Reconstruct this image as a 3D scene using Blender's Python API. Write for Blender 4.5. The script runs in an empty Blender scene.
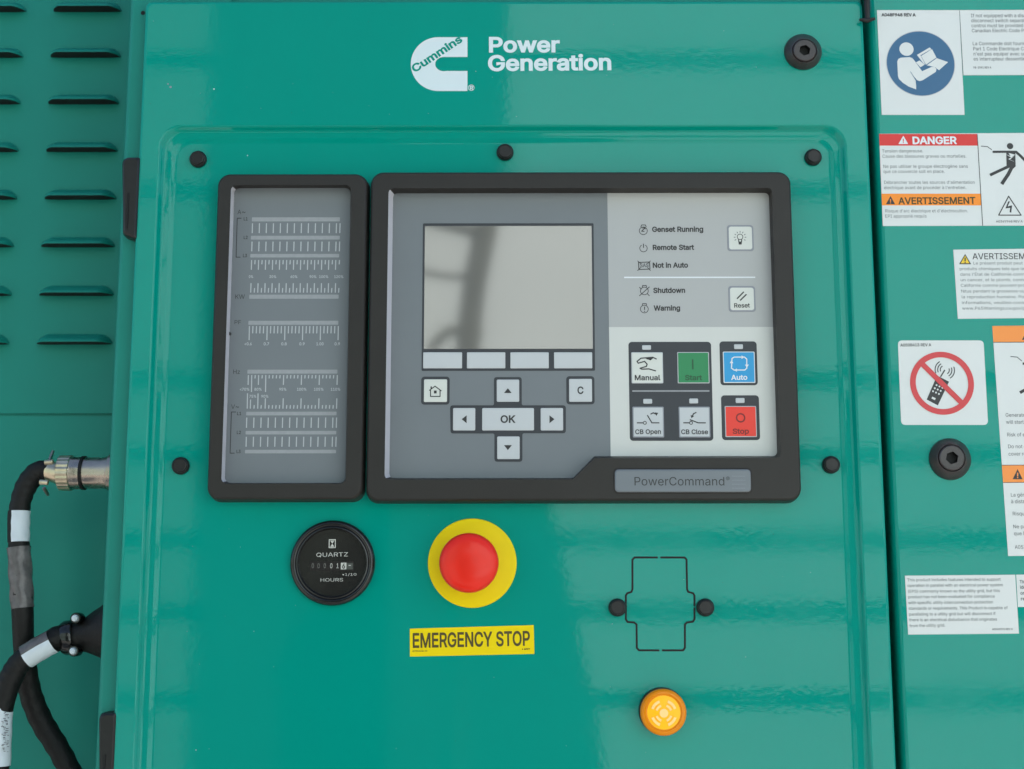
GLYPHS = r"""
! 196 67,160 63,509 132,509 128,160;98,-4 81,-1 66,9 56,24 52,41 56,58 66,73 81,83 98,86 116,83 130,73 140,58 143,41 140,24 130,9 116,-1
" 321 78,318 70,509 136,509 128,318;193,318 185,509 250,509 243,318
# 440 242,0 326,509 377,509 294,0;10,140 19,192 400,192 391,140;64,0 147,509 198,509 115,0;40,316 49,368 429,368 421,316
$ 447 202,-74 202,583 244,583 244,-74;224,-9 172,-4 128,9 91,31 64,60 46,96 38,137 104,137 110,110 123,88 142,71 166,59 224,49 257,52 286,60 311,74 329,92 341,114 346,139 342,161 332,179 296,205 245,222 184,239 128,260 86,289 60,326 52,372 58,413 75,448 102,476 138,498 180,511 227,516 275,511 316,498 351,476 377,449 394,415 401,378 337,378 326,412 302,437 267,453 225,459 194,456 167,448 145,435 129,418 118,398 115,376 119,352 131,334 169,308 212,293 264,279 312,264 359,238 395,198 405,171 408,139 403,99 386,64 360,34 323,11 278,-4
% 676 175,283 146,286 121,297 101,314 86,335 78,360 75,388 75,412 78,440 87,464 101,486 121,503 146,513 175,517 206,513 230,503 250,486 264,464 273,440 276,412 276,388 273,360 264,335 250,314 230,297 205,286;175,327 198,332 212,346 221,365 223,388 223,412 213,454 198,468 175,473 153,468 138,454 130,435 127,412 127,388 130,365 138,346 153,332;501,-10 471,-6 446,5 426,21 412,43 403,68 400,95 400,120 403,147 412,172 427,194 447,210 471,221 501,225 531,221 556,210 576,194 590,172 598,147 601,120 601,95 598,68 589,43 575,21 555,5 531,-6;501,35 523,39 538,53 546,73 549,95 549,120 538,162 524,176 501,180 479,176 464,162 456,142 453,120 453,95 455,73 464,53 479,39;132,0 482,509 540,509 191,0
& 448 197,-7 150,-2 110,12 78,34 54,62 39,96 34,133 37,163 47,189 85,235 140,279 216,335 237,352 255,375 262,405 258,427 245,445 226,457 201,461 168,453 145,431 137,399 145,363 169,327 204,284 438,0 364,0 171,231 121,293 87,344 78,370 75,398 79,430 91,458 109,481 134,499 165,510 200,513 235,510 266,499 290,482 308,459 320,433 324,404 315,362 291,325 256,293 154,217 110,174 100,154 97,131 100,108 109,87 124,70 143,57 166,49 193,46 223,50 251,59 301,95 321,121 336,151 346,186 349,224 408,224 405,180 397,144 371,92 345,62 333,47 305,23 271,7 234,-3
' 206 78,318 70,509 136,509 128,318
( 273 89,207 101,324 132,441 177,539 236,539 191,428 161,313 151,207 160,115 188,16 236,-96 177,-96 139,-21 111,55 95,131
) 273 37,-96 86,18 113,116 122,207 112,313 82,428 37,539 97,539 142,441 173,323 184,207 178,130 161,53 134,-22 97,-96
* 453 201,223 206,331 114,272 89,315 186,365 89,415 114,459 206,400 201,509 250,509 246,400 337,459 362,415 266,365 362,315 337,272 246,331 250,223
+ 453 198,34 198,364 255,364 255,34;61,172 61,226 391,226 391,172
, 188 38,-119 68,71 137,71 84,-119
- 453 337,244 337,188 114,188 114,244
. 188 95,-4 78,-1 63,9 53,24 50,41 53,59 63,73 78,83 95,87 113,83 128,73 138,59 141,41 138,24 128,9 113,-1
/ 249 235,533 71,-76 14,-76 178,533
0 453 227,-7 174,1 130,24 95,62 69,113 53,178 48,254 53,330 69,395 95,447 130,484 174,508 227,516 279,508 323,484 358,447 384,395 400,330 405,254 400,178 384,113 359,62 323,24 279,1;227,50 261,56 290,74 313,103 330,144 340,194 344,254 340,314 330,365 313,405 290,435 261,453 227,460 192,453 163,435 140,405 123,365 113,314 109,254 113,194 123,144 140,103 163,74 192,56
1 453 76,0 76,55 391,55 391,0;276,509 276,0 212,0 212,448 209,448 86,358 86,427 198,509
2 453 64,0 64,47 234,229 282,282 311,327 320,371 317,397 308,419 293,436 273,449 224,460 196,457 172,447 153,433 139,413 130,390 127,362 66,362 71,405 86,442 111,473 143,496 182,511 225,516 268,511 306,497 337,474 361,445 376,411 381,372 371,318 336,259 267,180 153,60 153,57 389,57 389,0
3 453 218,-7 173,-3 133,10 98,30 70,57 52,91 44,132 109,132 115,107 126,87 144,71 165,59 219,50 275,61 297,74 315,93 325,116 329,145 326,172 316,196 299,217 275,234 242,244 201,248 157,248 157,299 288,448 288,452 70,452 70,509 372,509 372,461 211,278 211,289 264,288 308,276 344,253 371,222 387,186 393,145 387,103 370,66 344,36 309,12 266,-2
4 453 40,105 40,158 247,509 311,509 109,166 109,163 413,163 413,105;282,0 282,121 282,146 282,318 343,318 343,0
5 453 221,-7 178,-2 140,11 108,32 83,60 66,93 60,130 122,130 127,108 138,89 173,60 221,50 250,53 276,64 298,82 314,104 324,131 328,162 324,193 314,221 297,244 275,262 248,273 218,277 167,268 128,246 67,253 96,509 366,509 366,452 151,452 134,301 136,301 178,325 229,334 263,330 294,321 321,306 345,285 364,260 379,231 388,199 391,163 385,117 369,76 343,41 309,15 268,-1
6 453 226,-7 182,-1 142,15 109,40 84,74 69,115 64,162 68,199 80,239 137,340 252,509 322,509 151,261 145,261 165,288 196,307 235,314 278,309 316,295 346,271 370,240 384,201 389,157 384,112 368,73 343,39 310,14 271,-2;226,48 254,52 279,63 299,79 314,101 324,128 327,157 324,187 314,213 299,235 279,251 254,262 226,265 198,262 174,252 153,235 138,214 128,188 125,158 128,128 138,102 153,79 174,63 198,52
7 453 97,0 323,448 323,452 62,452 62,509 391,509 391,449 165,0
8 453 226,-7 178,-2 136,11 101,33 74,62 57,96 52,135 55,166 65,195 81,220 101,241 125,256 153,265 153,267 119,282 93,308 76,342 70,380 75,417 90,450 114,477 146,498 184,511 226,516 269,511 306,498 337,477 361,450 377,417 382,380 376,342 359,308 333,282 300,267 300,265 327,256 351,241 372,220 387,195 397,166 401,135 395,96 378,62 352,33 317,11 275,-2;226,49 258,52 285,60 307,74 323,91 333,113 337,139 333,165 322,189 305,208 283,223 256,232 226,235 196,232 169,223 147,208 130,189 119,165 115,139 119,113 129,91 145,74 167,60 195,52;226,290 274,300 293,313 307,330 316,351 319,376 316,399 308,420 294,437 275,449 226,460 177,449 159,437 145,420 136,399 133,376 136,351 145,330 159,313 178,300
9 453 226,516 271,510 310,494 343,468 368,434 384,393 389,347 385,309 373,270 315,168 200,0 130,0 301,248 307,248 287,221 257,202 218,195 175,199 137,214 106,237 83,269 68,307 64,352 69,397 85,436 110,469 143,494 182,510;226,460 199,457 174,446 154,429 138,407 129,381 125,352 129,322 138,295 154,274 174,257 199,247 226,243 254,247 279,257 299,273 314,295 324,321 327,350 324,381 314,407 299,429 279,446 254,457
: 188 95,-4 78,-1 63,9 53,24 50,41 53,59 63,73 78,83 95,87 113,83 128,73 138,59 141,41 138,24 128,9 113,-1;95,271 78,274 63,284 53,299 50,316 53,334 63,349 78,359 95,362 113,359 128,349 138,334 141,316 138,299 128,284 113,274
; 188 38,-119 68,71 137,71 84,-119;103,271 86,274 71,284 61,299 58,316 61,334 71,349 86,359 103,362 121,359 136,349 146,334 149,316 146,299 136,284 121,274
< 453 65,178 65,220 388,383 388,316 142,200 144,204 144,194 142,198 388,81 388,15
= 453 72,245 72,301 381,301 381,245;72,97 72,153 381,153 381,97
> 453 387,178 65,15 65,81 310,198 308,194 308,204 310,200 65,316 65,383 387,220
? 359 132,152 132,159 141,230 153,252 168,269 209,298 247,334 258,357 262,384 259,406 250,425 220,452 178,462 137,453 106,425 96,404 92,378 27,378 33,418 49,452 73,479 103,499 138,511 178,516 219,511 255,498 284,478 306,451 319,418 324,382 319,344 306,311 284,284 254,261 219,235 200,205 194,158 194,152;164,-4 146,-1 131,9 121,24 118,41 121,58 131,73 146,83 164,86 181,83 196,73 206,58 209,41 206,24 196,9 181,-1
@ 676 355,-135 284,-130 221,-114 167,-88 122,-53 87,-8 61,46 45,109 40,179 46,248 61,309 87,363 123,408 167,444 220,470 281,486 349,492 415,486 472,469 522,442 562,407 594,366 617,319 631,268 635,215 631,142 615,76 599,49 579,28 551,15 517,11 476,17 441,36 429,50 423,68 420,68 408,48 388,30 361,17 326,13 285,18 251,35 224,62 204,96 192,137 188,182 193,226 207,265 228,297 257,322 291,338 330,343 360,340 385,331 416,306 419,306 419,335 474,335 474,110 476,91 485,74 499,63 518,59 540,63 557,76 568,97 576,127 581,215 577,259 567,301 548,339 523,373 490,402 450,424 402,438 347,442 292,438 242,424 199,402 164,372 135,334 115,289 102,236 98,178 102,119 115,66 135,21 165,-17 201,-46 246,-68 298,-81 357,-85 412,-80 458,-69 489,-59 504,-107 464,-120 411,-131;329,65 359,68 382,78 400,95 412,118 422,185 419,221 411,249 399,269 381,282 331,292 305,288 283,277 265,260 252,239 242,185 251,125 262,101 279,81 301,69
A 480 16,0 201,509 276,509 463,0 395,0 287,302 264,372 232,478 245,478 213,371 191,302 85,0;110,142 110,199 370,199 370,142
B 456 60,0 60,509 241,509 289,504 329,491 359,469 381,442 394,410 398,374 395,344 387,320 356,286 315,267 315,262 339,257 363,245 385,227 402,203 414,173 418,136 413,100 400,67 377,39 344,18 301,4 247,0;125,57 245,57 296,63 330,80 349,105 355,137 352,161 342,184 327,203 306,218 279,228 248,231 125,231;125,285 238,285 288,296 308,309 323,326 333,348 336,372 330,403 313,429 283,446 240,452 125,452
C 510 267,-7 205,1 150,25 104,63 70,115 48,179 40,254 48,329 70,393 104,445 150,484 205,508 267,516 340,504 373,490 402,471 427,447 448,418 463,385 473,348 408,348 389,395 357,428 315,449 267,456 223,450 184,432 150,403 125,364 109,314 103,254 109,194 125,145 151,105 184,76 223,59 267,53 315,60 357,81 389,114 408,160 473,160 463,124 448,91 428,62 402,38 373,19 341,5 305,-4
D 502 219,0 96,0 96,57 215,57 272,63 318,81 354,110 379,149 394,198 399,255 394,312 379,361 354,399 320,428 275,446 221,452 93,452 93,509 225,509 294,501 353,478 399,441 433,391 455,329 462,255 455,181 433,119 398,68 351,31 291,8;125,509 125,0 60,0 60,509
E 419 60,0 60,509 372,509 372,452 125,452 125,286 355,286 355,229 125,229 125,57 375,57 375,0
F 410 60,0 60,509 369,509 369,452 125,452 125,278 346,278 346,221 125,221 125,0
G 520 269,-7 205,1 149,25 104,64 69,116 47,179 40,254 47,329 69,393 103,445 149,484 203,508 265,516 304,513 340,504 374,489 403,469 429,445 449,416 465,384 474,349 408,349 387,393 356,427 315,448 265,456 222,450 183,432 150,404 125,364 109,314 103,254 109,194 125,145 151,105 184,76 224,59 269,53 309,57 345,71 374,93 396,123 410,160 415,202 434,199 283,199 283,256 478,256 478,200 471,141 451,91 419,50 377,19 326,0
H 517 60,0 60,509 125,509 125,289 392,289 392,509 457,509 457,0 392,0 392,232 125,232 125,0
I 301 31,0 31,57 118,57 118,452 31,452 31,509 269,509 269,452 183,452 183,57 269,57 269,0
J 396 185,-7 124,3 75,33 44,81 33,145 33,173 98,173 98,145 104,104 122,74 149,56 185,50 220,56 248,74 266,104 272,145 272,509 336,509 336,145 326,81 294,33 246,3
K 467 104,145 104,216 139,261 174,303 212,344 364,509 448,509 231,276 228,276;60,0 60,509 125,509 125,334 124,225 125,193 125,0;372,0 188,259 228,309 449,0
L 393 60,0 60,509 125,509 125,57 361,57 361,0
M 628 60,0 60,509 152,509 277,187 287,159 299,123 311,84 322,49 307,49 318,83 330,121 342,158 352,187 476,509 568,509 568,0 504,0 504,291 504,327 505,369 506,413 507,457 513,457 498,409 482,363 467,322 456,291 342,0 286,0 170,291 159,321 145,361 129,408 112,457 119,457 120,416 121,372 122,328 122,291 122,0
N 523 60,0 60,509 136,509 343,183 363,151 388,107 414,55 405,54 401,108 399,157 399,195 399,509 463,509 463,0 387,0 202,290 177,331 148,381 108,452 119,454 122,384 124,328 125,291 125,0
O 533 267,-7 205,1 150,25 105,63 70,115 48,179 40,254 48,329 70,393 105,445 150,484 205,508 267,516 329,508 384,484 429,445 464,393 486,329 493,254 486,179 464,115 429,63 384,25 329,1;267,53 310,59 349,76 383,105 408,144 425,194 430,254 425,314 408,365 383,404 349,433 310,450 267,456 223,450 184,433 151,404 125,364 109,314 103,254 109,194 125,144 151,105 184,76 223,59
P 445 60,0 60,509 235,509 289,503 332,487 366,462 390,430 404,391 409,348 404,304 390,265 366,233 332,207 289,191 235,186 109,186 109,242 233,242 269,246 297,256 318,272 333,294 342,319 344,348 342,376 333,402 318,423 297,439 268,449 232,452 125,452 125,0
Q 533 245,159 313,159 369,85 384,65 468,-48 401,-48 346,27 331,46;267,-7 205,1 150,25 105,63 70,115 48,179 40,254 48,329 70,393 105,445 150,484 205,508 267,516 329,508 384,484 429,445 464,393 486,329 493,254 486,179 464,115 429,63 384,25 329,1;267,53 310,59 349,76 383,105 408,144 425,194 430,254 425,314 408,365 383,404 349,433 310,450 267,456 223,450 184,433 151,404 125,364 109,314 103,254 109,194 125,144 151,105 184,76 223,59
R 449 60,0 60,509 236,509 290,504 333,489 367,465 390,433 405,395 409,352 405,309 390,271 367,240 333,217 289,203 236,198 96,198 96,255 234,255 269,258 298,267 319,281 334,300 342,324 345,352 342,380 334,405 319,425 298,440 269,449 233,452 125,452 125,0;353,0 230,229 303,229 428,0
S 447 224,-9 172,-4 128,9 91,31 64,60 46,96 38,137 104,137 110,110 123,88 142,71 166,59 224,49 257,52 286,60 311,74 329,92 341,114 346,139 342,161 332,179 296,205 245,222 184,239 128,260 86,289 60,326 52,372 58,413 75,448 102,476 138,498 180,511 227,516 275,511 316,498 351,476 377,449 394,415 401,378 337,378 326,412 302,437 267,453 225,459 194,456 167,448 145,435 129,418 118,398 115,376 119,352 131,334 169,308 212,293 264,279 312,264 359,238 395,198 405,171 408,139 403,99 386,64 360,34 323,11 278,-4
T 449 32,452 32,509 417,509 417,452 257,452 257,0 193,0 193,452
U 517 259,-8 203,-2 154,15 114,43 85,80 66,124 60,173 60,509 124,509 124,178 128,144 141,113 160,87 187,68 220,56 259,52 298,56 331,68 357,87 377,113 389,144 393,178 393,509 457,509 457,173 451,124 433,80 403,43 363,15 315,-2
V 480 204,0 16,509 84,509 192,206 215,137 248,31 235,31 267,138 290,206 395,509 463,509 278,0
W 686 155,0 16,509 82,509 163,196 175,145 187,94 197,40 189,40 200,94 211,145 224,196 306,509 380,509 462,196 474,145 486,94 497,40 488,40 499,94 510,145 523,196 603,509 670,509 530,0 455,0 368,323 351,391 336,475 350,475 335,395 318,323 230,0
X 474 18,0 217,284 217,236 29,509 104,509 178,400 204,361 223,329 243,292 232,292 252,329 272,361 298,400 374,509 446,509 259,239 259,287 456,0 382,0 292,129 268,165 250,195 230,231 244,231 225,196 206,166 182,129 91,0
Y 472 203,0 203,208 16,509 91,509 192,344 222,292 250,230 224,230 251,293 280,344 381,509 455,509 268,208 268,0
Z 438 42,0 42,46 273,385 306,431 341,476 348,454 285,452 223,452 40,452 40,509 397,509 397,462 169,129 134,81 97,33 90,54 152,57 214,57 399,57 399,0
[ 273 101,-96 101,539 236,539 236,487 160,487 160,-44 236,-44 236,-96
\ 249 178,-76 14,533 71,533 235,-76
] 273 37,-96 37,-44 113,-44 113,487 37,487 37,539 172,539 172,-96
^ 327 154,464 172,464 172,439 154,439;27,278 129,493 197,493 300,278 240,278 161,449 166,449 88,278
_ 319 319,0 319,-56 0,-56 0,0
` 219 114,429 48,529 116,529 164,429
a 389 160,-9 126,-5 94,5 68,22 48,45 35,73 30,108 34,138 43,161 58,179 78,193 125,211 178,220 234,227 265,235 273,243 276,255 276,257 267,297 240,322 196,331 149,322 118,301 100,274 41,291 57,322 79,346 104,364 133,375 194,384 239,379 286,360 306,343 322,320 333,290 337,251 337,0 277,0 277,52 272,52 252,25 215,1;170,45 202,49 228,59 248,74 263,93 272,115 276,138 276,190 259,182 231,176 200,171 175,168 134,159 103,139 95,124 92,105 102,72 130,52
b 424 229,-8 198,-5 172,4 138,31 118,59 112,59 112,0 53,0 53,509 114,509 114,319 118,319 137,346 171,373 197,381 229,384 274,378 313,361 345,332 370,293 385,245 390,189 385,133 370,84 346,45 313,16 274,-2;220,47 253,51 279,66 301,88 316,117 325,151 328,189 325,227 316,261 301,290 280,311 253,325 220,330 188,325 161,312 140,291 125,263 116,229 113,189 116,150 125,115 140,86 162,65 188,51
c 396 207,-8 159,-2 117,16 82,46 56,85 40,133 34,187 40,243 56,291 82,330 117,360 159,378 207,384 260,377 305,356 340,322 362,277 303,262 290,289 270,311 242,325 207,330 173,325 145,310 124,287 108,258 99,224 96,187 99,151 108,117 124,89 145,66 173,51 207,46 243,52 271,66 292,89 304,117 363,102 341,56 306,21 261,-1
d 424 195,-8 151,-2 111,16 79,45 55,84 39,133 34,189 39,245 55,293 79,332 112,361 151,378 196,384 228,381 253,373 287,346 306,319 311,319 311,509 372,509 372,0 313,0 313,59 307,59 287,31 252,4 227,-5;205,47 236,51 263,65 284,86 299,115 309,150 312,189 309,229 300,263 284,291 263,312 237,325 205,330 172,325 145,311 124,290 108,261 99,227 96,189 99,151 109,117 124,88 145,66 172,51
e 404 212,-8 161,-2 117,16 82,46 56,85 40,132 34,187 39,242 55,290 81,329 115,359 157,378 205,384 266,374 294,361 319,341 341,315 357,282 368,242 371,194 371,169 75,169 75,221 338,221 310,202 307,237 298,269 283,294 263,314 237,326 205,330 173,326 146,313 125,294 109,270 99,241 96,211 96,178 100,139 110,106 128,80 151,61 179,50 212,46 254,53 285,73 306,105 365,91 353,63 335,39 311,19 283,4 249,-5
f 254 228,379 228,327 6,327 6,379;81,0 81,432 84,461 96,486 113,505 135,519 187,530 222,527 243,521 227,468 215,472 195,474 171,470 154,460 145,443 142,419 142,0
g 425 207,-151 168,-148 134,-140 82,-110 51,-69 101,-41 122,-66 154,-88 207,-97 249,-92 282,-75 304,-47 311,-6 311,68 306,68 287,41 252,16 227,8 195,5 152,10 113,27 80,53 55,90 39,136 34,191 39,246 55,293 80,332 112,361 152,378 196,384 228,382 253,373 288,346 308,319 313,319 313,379 372,379 372,-9 367,-54 350,-90 324,-117 291,-136 251,-147;205,59 237,63 264,75 285,95 300,121 309,154 312,193 309,231 300,264 285,291 264,312 237,325 205,330 172,325 145,312 124,290 109,262 99,229 96,193 99,155 109,123 124,96 145,76 172,63
h 410 114,227 114,0 53,0 53,509 114,509 114,287 102,287 124,332 152,362 187,379 227,384 264,380 295,369 321,349 341,321 353,285 357,240 357,0 296,0 296,235 290,275 273,304 246,323 210,329 184,326 161,317 141,303 126,283 117,257
i 167 53,0 53,379 114,379 114,0;84,443 67,446 54,455 44,468 41,483 44,499 54,512 67,521 84,524 100,521 114,512 123,499 126,483 123,468 114,455 100,446
j 167 53,379 114,379 114,-30 111,-63 102,-90 86,-113 65,-129 37,-139 4,-143 -10,-143 -10,-87 2,-87 25,-83 40,-72 50,-54 53,-29;83,443 67,446 53,455 44,468 41,483 44,499 53,512 67,521 83,524 100,521 114,512 123,499 126,483 123,468 114,455 100,446
k 381 110,137 110,212 121,212 284,379 360,379 184,199 177,199;53,0 53,509 114,509 114,0;294,0 148,186 191,229 372,0
l 189 139,-2 101,3 74,20 58,47 53,84 53,509 114,509 114,99 120,62 130,54 146,52 160,53 170,54 181,3 162,-1
m 610 53,0 53,379 112,379 112,295 108,295 118,323 132,346 172,376 219,386 257,380 287,361 309,331 321,295 312,295 322,321 337,343 381,375 437,386 468,383 497,372 522,354 541,328 553,296 557,255 557,0 496,0 496,254 490,289 473,313 447,326 419,330 395,328 374,320 345,290 335,247 335,0 274,0 274,260 269,288 253,311 229,326 199,330 158,320 140,307 126,289 117,266 114,238 114,0
n 410 114,227 114,0 53,0 53,379 112,379 112,287 102,287 124,332 152,362 187,379 227,384 264,380 295,369 321,349 341,321 353,285 357,240 357,0 296,0 296,235 290,275 273,304 246,323 210,329 184,326 161,317 141,303 126,283 117,257
o 415 207,-8 159,-2 117,16 82,46 56,85 40,133 34,187 40,243 56,291 82,330 117,360 159,378 207,384 256,378 299,360 333,330 359,291 376,243 381,187 376,133 359,85 333,46 299,16 256,-2;207,46 242,51 270,66 292,89 307,117 316,151 319,187 316,224 307,258 292,287 270,310 242,325 207,330 173,325 145,310 124,287 108,258 99,224 96,187 99,151 108,117 124,89 145,66 173,51
p 424 53,-143 53,379 112,379 112,319 118,319 137,346 171,373 197,381 229,384 274,378 313,361 345,332 370,293 385,245 390,189 385,133 370,84 346,45 313,16 274,-2 229,-8 198,-5 173,4 138,31 118,59 114,59 114,-143;220,47 253,51 279,66 301,88 316,117 325,151 328,189 325,227 316,261 301,290 280,311 253,325 220,330 188,325 161,312 140,291 125,263 116,229 113,189 116,150 125,115 140,86 162,65 188,51
q 424 372,-143 311,-143 311,59 306,59 287,31 252,4 227,-5 195,-8 151,-2 111,16 79,45 55,84 39,133 34,189 39,245 55,293 79,332 112,361 151,378 196,384 228,381 253,373 287,346 307,319 313,319 313,379 372,379;205,47 236,51 263,65 284,86 299,115 309,150 312,189 309,229 300,263 284,291 263,312 237,325 205,330 172,325 145,311 124,290 108,261 99,227 96,189 99,151 109,117 124,88 145,66 172,51
r 259 53,0 53,379 112,379 112,321 115,321 130,347 152,367 181,380 213,385 229,384 243,384 243,322 230,324 207,326 182,323 159,315 140,301 126,284 117,262 114,237 114,0
s 365 182,-8 145,-5 112,3 84,18 62,38 45,63 36,94 94,107 105,79 124,60 150,49 181,45 217,50 244,62 262,81 268,103 265,121 254,136 237,147 212,155 149,170 104,186 72,208 53,237 47,274 51,305 65,332 87,354 115,370 149,381 187,384 223,381 254,372 279,358 299,339 324,290 268,277 258,298 243,316 219,328 187,333 156,329 131,317 114,299 109,277 112,258 124,243 172,223 229,209 275,194 306,171 325,142 331,107 326,75 312,47 290,24 260,6 223,-5
t 227 204,379 204,327 6,327 6,379;65,471 126,471 126,98 128,76 136,61 150,53 170,50 185,51 202,54 213,2 192,-3 168,-4 125,2 92,21 72,52 65,93
u 410 182,-5 146,-1 115,11 89,31 69,59 57,95 53,139 53,379 114,379 114,144 119,105 137,75 164,56 200,50 226,53 249,62 268,77 283,97 293,122 296,153 296,379 357,379 357,0 298,0 298,92 307,92 286,47 257,17 222,0
v 389 163,0 17,379 84,379 165,155 187,87 206,21 184,21 203,87 224,155 305,379 371,379 226,0
w 567 138,0 23,379 87,379 133,214 154,137 175,41 165,41 186,135 206,214 252,379 316,379 362,214 382,136 402,41 391,41 413,135 434,214 480,379 545,379 429,0 368,0 319,172 305,225 291,280 277,338 291,338 277,280 263,225 248,172 199,0
x 379 21,0 171,218 171,171 29,379 100,379 147,306 179,253 207,206 175,206 202,253 233,306 282,379 352,379 209,169 209,214 358,0 287,0 231,85 200,136 173,182 205,182 178,136 148,85 91,0
y 389 47,-139 61,-86 71,-87 104,-89 130,-74 151,-36 163,-1 17,379 84,379 165,155 187,87 206,21 184,21 202,87 224,155 305,379 371,379 204,-58 177,-107 139,-136 91,-145 65,-143
z 380 42,0 42,46 254,320 254,323 48,323 48,379 333,379 333,331 126,60 126,56 339,56 339,0
{ 273 30,219 30,252 65,257 88,270 100,293 104,327 104,406 111,466 133,507 151,521 174,531 236,539 236,488 200,483 177,468 165,442 161,405 161,307 156,271 136,244 96,226;236,-96 174,-88 151,-78 133,-64 111,-23 104,38 104,116 100,151 88,174 65,187 30,191 30,224 96,218 136,199 156,171 161,136 161,39 165,1 177,-25 200,-40 236,-45;30,191 30,253 90,253 90,191
| 230 141,673 141,-164 88,-164 88,673
} 273 243,219 177,226 137,244 118,271 112,307 112,405 108,442 96,468 74,483 37,488 37,539 99,531 122,521 139,507 162,466 169,406 169,327 173,293 185,270 208,257 243,252;37,-96 37,-45 74,-40 96,-25 108,1 112,39 112,136 118,171 137,199 177,218 243,224 243,191 208,187 185,173 173,150 169,116 169,38 162,-23 139,-64 122,-78 99,-88;243,191 182,191 182,253 243,252
~ 453 52,150 55,188 66,218 82,240 103,255 151,266 197,256 246,221 275,198 299,192 318,196 332,207 341,226 344,253 400,253 397,215 386,185 370,163 349,148 301,137 254,148 207,182 177,204 154,210 136,207 121,196 111,178 108,150
é 404 212,-8 161,-2 117,16 82,46 56,85 40,132 34,187 39,242 55,290 81,329 115,359 157,378 205,384 266,374 294,361 319,341 341,315 357,282 368,242 371,194 371,169 75,169 75,221 338,221 310,202 307,237 298,269 283,294 263,314 237,326 205,330 173,326 146,313 125,294 109,270 99,241 96,211 96,178 100,139 110,106 128,80 151,61 179,50 212,46 254,53 285,73 306,105 365,91 353,63 335,39 311,19 283,4 249,-5;177,429 225,529 293,529 227,429
è 404 212,-8 161,-2 117,16 82,46 56,85 40,132 34,187 39,242 55,290 81,329 115,359 157,378 205,384 266,374 294,361 319,341 341,315 357,282 368,242 371,194 371,169 75,169 75,221 338,221 310,202 307,237 298,269 283,294 263,314 237,326 205,330 173,326 146,313 125,294 109,270 99,241 96,211 96,178 100,139 110,106 128,80 151,61 179,50 212,46 254,53 285,73 306,105 365,91 353,63 335,39 311,19 283,4 249,-5;180,429 114,529 182,529 230,429
ê 404 212,-8 161,-2 117,16 82,46 56,85 40,132 34,187 39,242 55,290 81,329 115,359 157,378 205,384 266,374 294,361 319,341 341,315 357,282 368,242 371,194 371,169 75,169 75,221 338,221 310,202 307,237 298,269 283,294 263,314 237,326 205,330 173,326 146,313 125,294 109,270 99,241 96,211 96,178 100,139 110,106 128,80 151,61 179,50 212,46 254,53 285,73 306,105 365,91 353,63 335,39 311,19 283,4 249,-5;155,435 95,435 95,438 175,529 233,529 313,438 313,435 252,435 204,495
à 389 160,-9 126,-5 94,5 68,22 48,45 35,73 30,108 34,138 43,161 58,179 78,193 125,211 178,220 234,227 265,235 273,243 276,255 276,257 267,297 240,322 196,331 149,322 118,301 100,274 41,291 57,322 79,346 104,364 133,375 194,384 239,379 286,360 306,343 322,320 333,290 337,251 337,0 277,0 277,52 272,52 252,25 215,1;170,45 202,49 228,59 248,74 263,93 272,115 276,138 276,190 259,182 231,176 200,171 175,168 134,159 103,139 95,124 92,105 102,72 130,52;165,429 99,529 168,529 215,429
É 419 60,0 60,509 372,509 372,452 125,452 125,286 355,286 355,229 125,229 125,57 375,57 375,0;191,558 239,659 307,659 241,558
® 463 231,118 192,122 154,134 121,152 91,177 67,206 48,240 37,277 33,317 37,357 48,394 67,428 91,457 121,482 154,500 192,512 231,516 271,512 309,500 343,482 372,457 396,428 415,394 426,357 430,317 426,277 415,240 396,206 372,177 343,152 309,134 271,122;231,166 271,171 307,187 338,210 362,241 377,277 382,317 377,357 362,393 338,423 307,447 271,462 231,467 192,462 156,447 125,423 101,393 86,357 81,317 86,277 101,241 125,210 156,187 192,171;273,226 228,312 273,312 319,226;161,226 161,409 253,409 279,402 302,383 311,350 302,316 278,295 250,287 185,287 185,319 239,319 257,327 267,350 264,364 257,372 239,378 203,378 203,226"""
import bpy, bmesh, math, random
from mathutils import Vector, Matrix
from mathutils.geometry import tessellate_polygon, delaunay_2d_cdt
random.seed(7)
S = bpy.context.scene
C = S.collection
PI = math.pi

# ------------------------------------------------------------------ camera
F_PX, W, H = 1400.0, 1024, 769
DIST, CAM_Z = 0.95, 1.30
PITCH = math.atan(F_PX / 8430.0)
cam_d = bpy.data.cameras.new('camera')
cam = bpy.data.objects.new('camera', cam_d); C.objects.link(cam); S.camera = cam
cam_d.sensor_width = 36; cam_d.lens = 36 * F_PX / W
cam_d.clip_start = 0.02; cam_d.clip_end = 200
cam_d.dof.use_dof = True; cam_d.dof.focus_distance = 0.968; cam_d.dof.aperture_fstop = 8.0
MR = Matrix.Rotation(PI / 2 + PITCH, 3, 'X') @ Matrix.Rotation(math.radians(-0.054), 3, 'Z')
CAM = Vector((0, -DIST, CAM_Z))
cam.matrix_world = Matrix.Translation(CAM) @ MR.to_4x4()

def P(px, py, y=0.0):
    """point of the plane at depth y that the photograph shows at pixel (px, py) -> (x, z)"""
    d = MR @ Vector(((px - 512) / F_PX, -(py - 384.5) / F_PX, -1))
    t = (y + DIST) / d.y
    p = CAM + d * t
    return (p.x, p.z)
def P3(px, py, y): a = P(px, py, y); return Vector((a[0], y, a[1]))
def R(px0, py0, px1, py1, y):
    cx, cy = (px0 + px1) / 2, (py0 + py1) / 2
    return (P(px0, cy, y)[0], P(cx, py1, y)[1], P(px1, cy, y)[0], P(cx, py0, y)[1])
def UN(y): return (P(520, 400, y)[0] - P(519, 400, y)[0])     # metres per pixel

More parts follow.
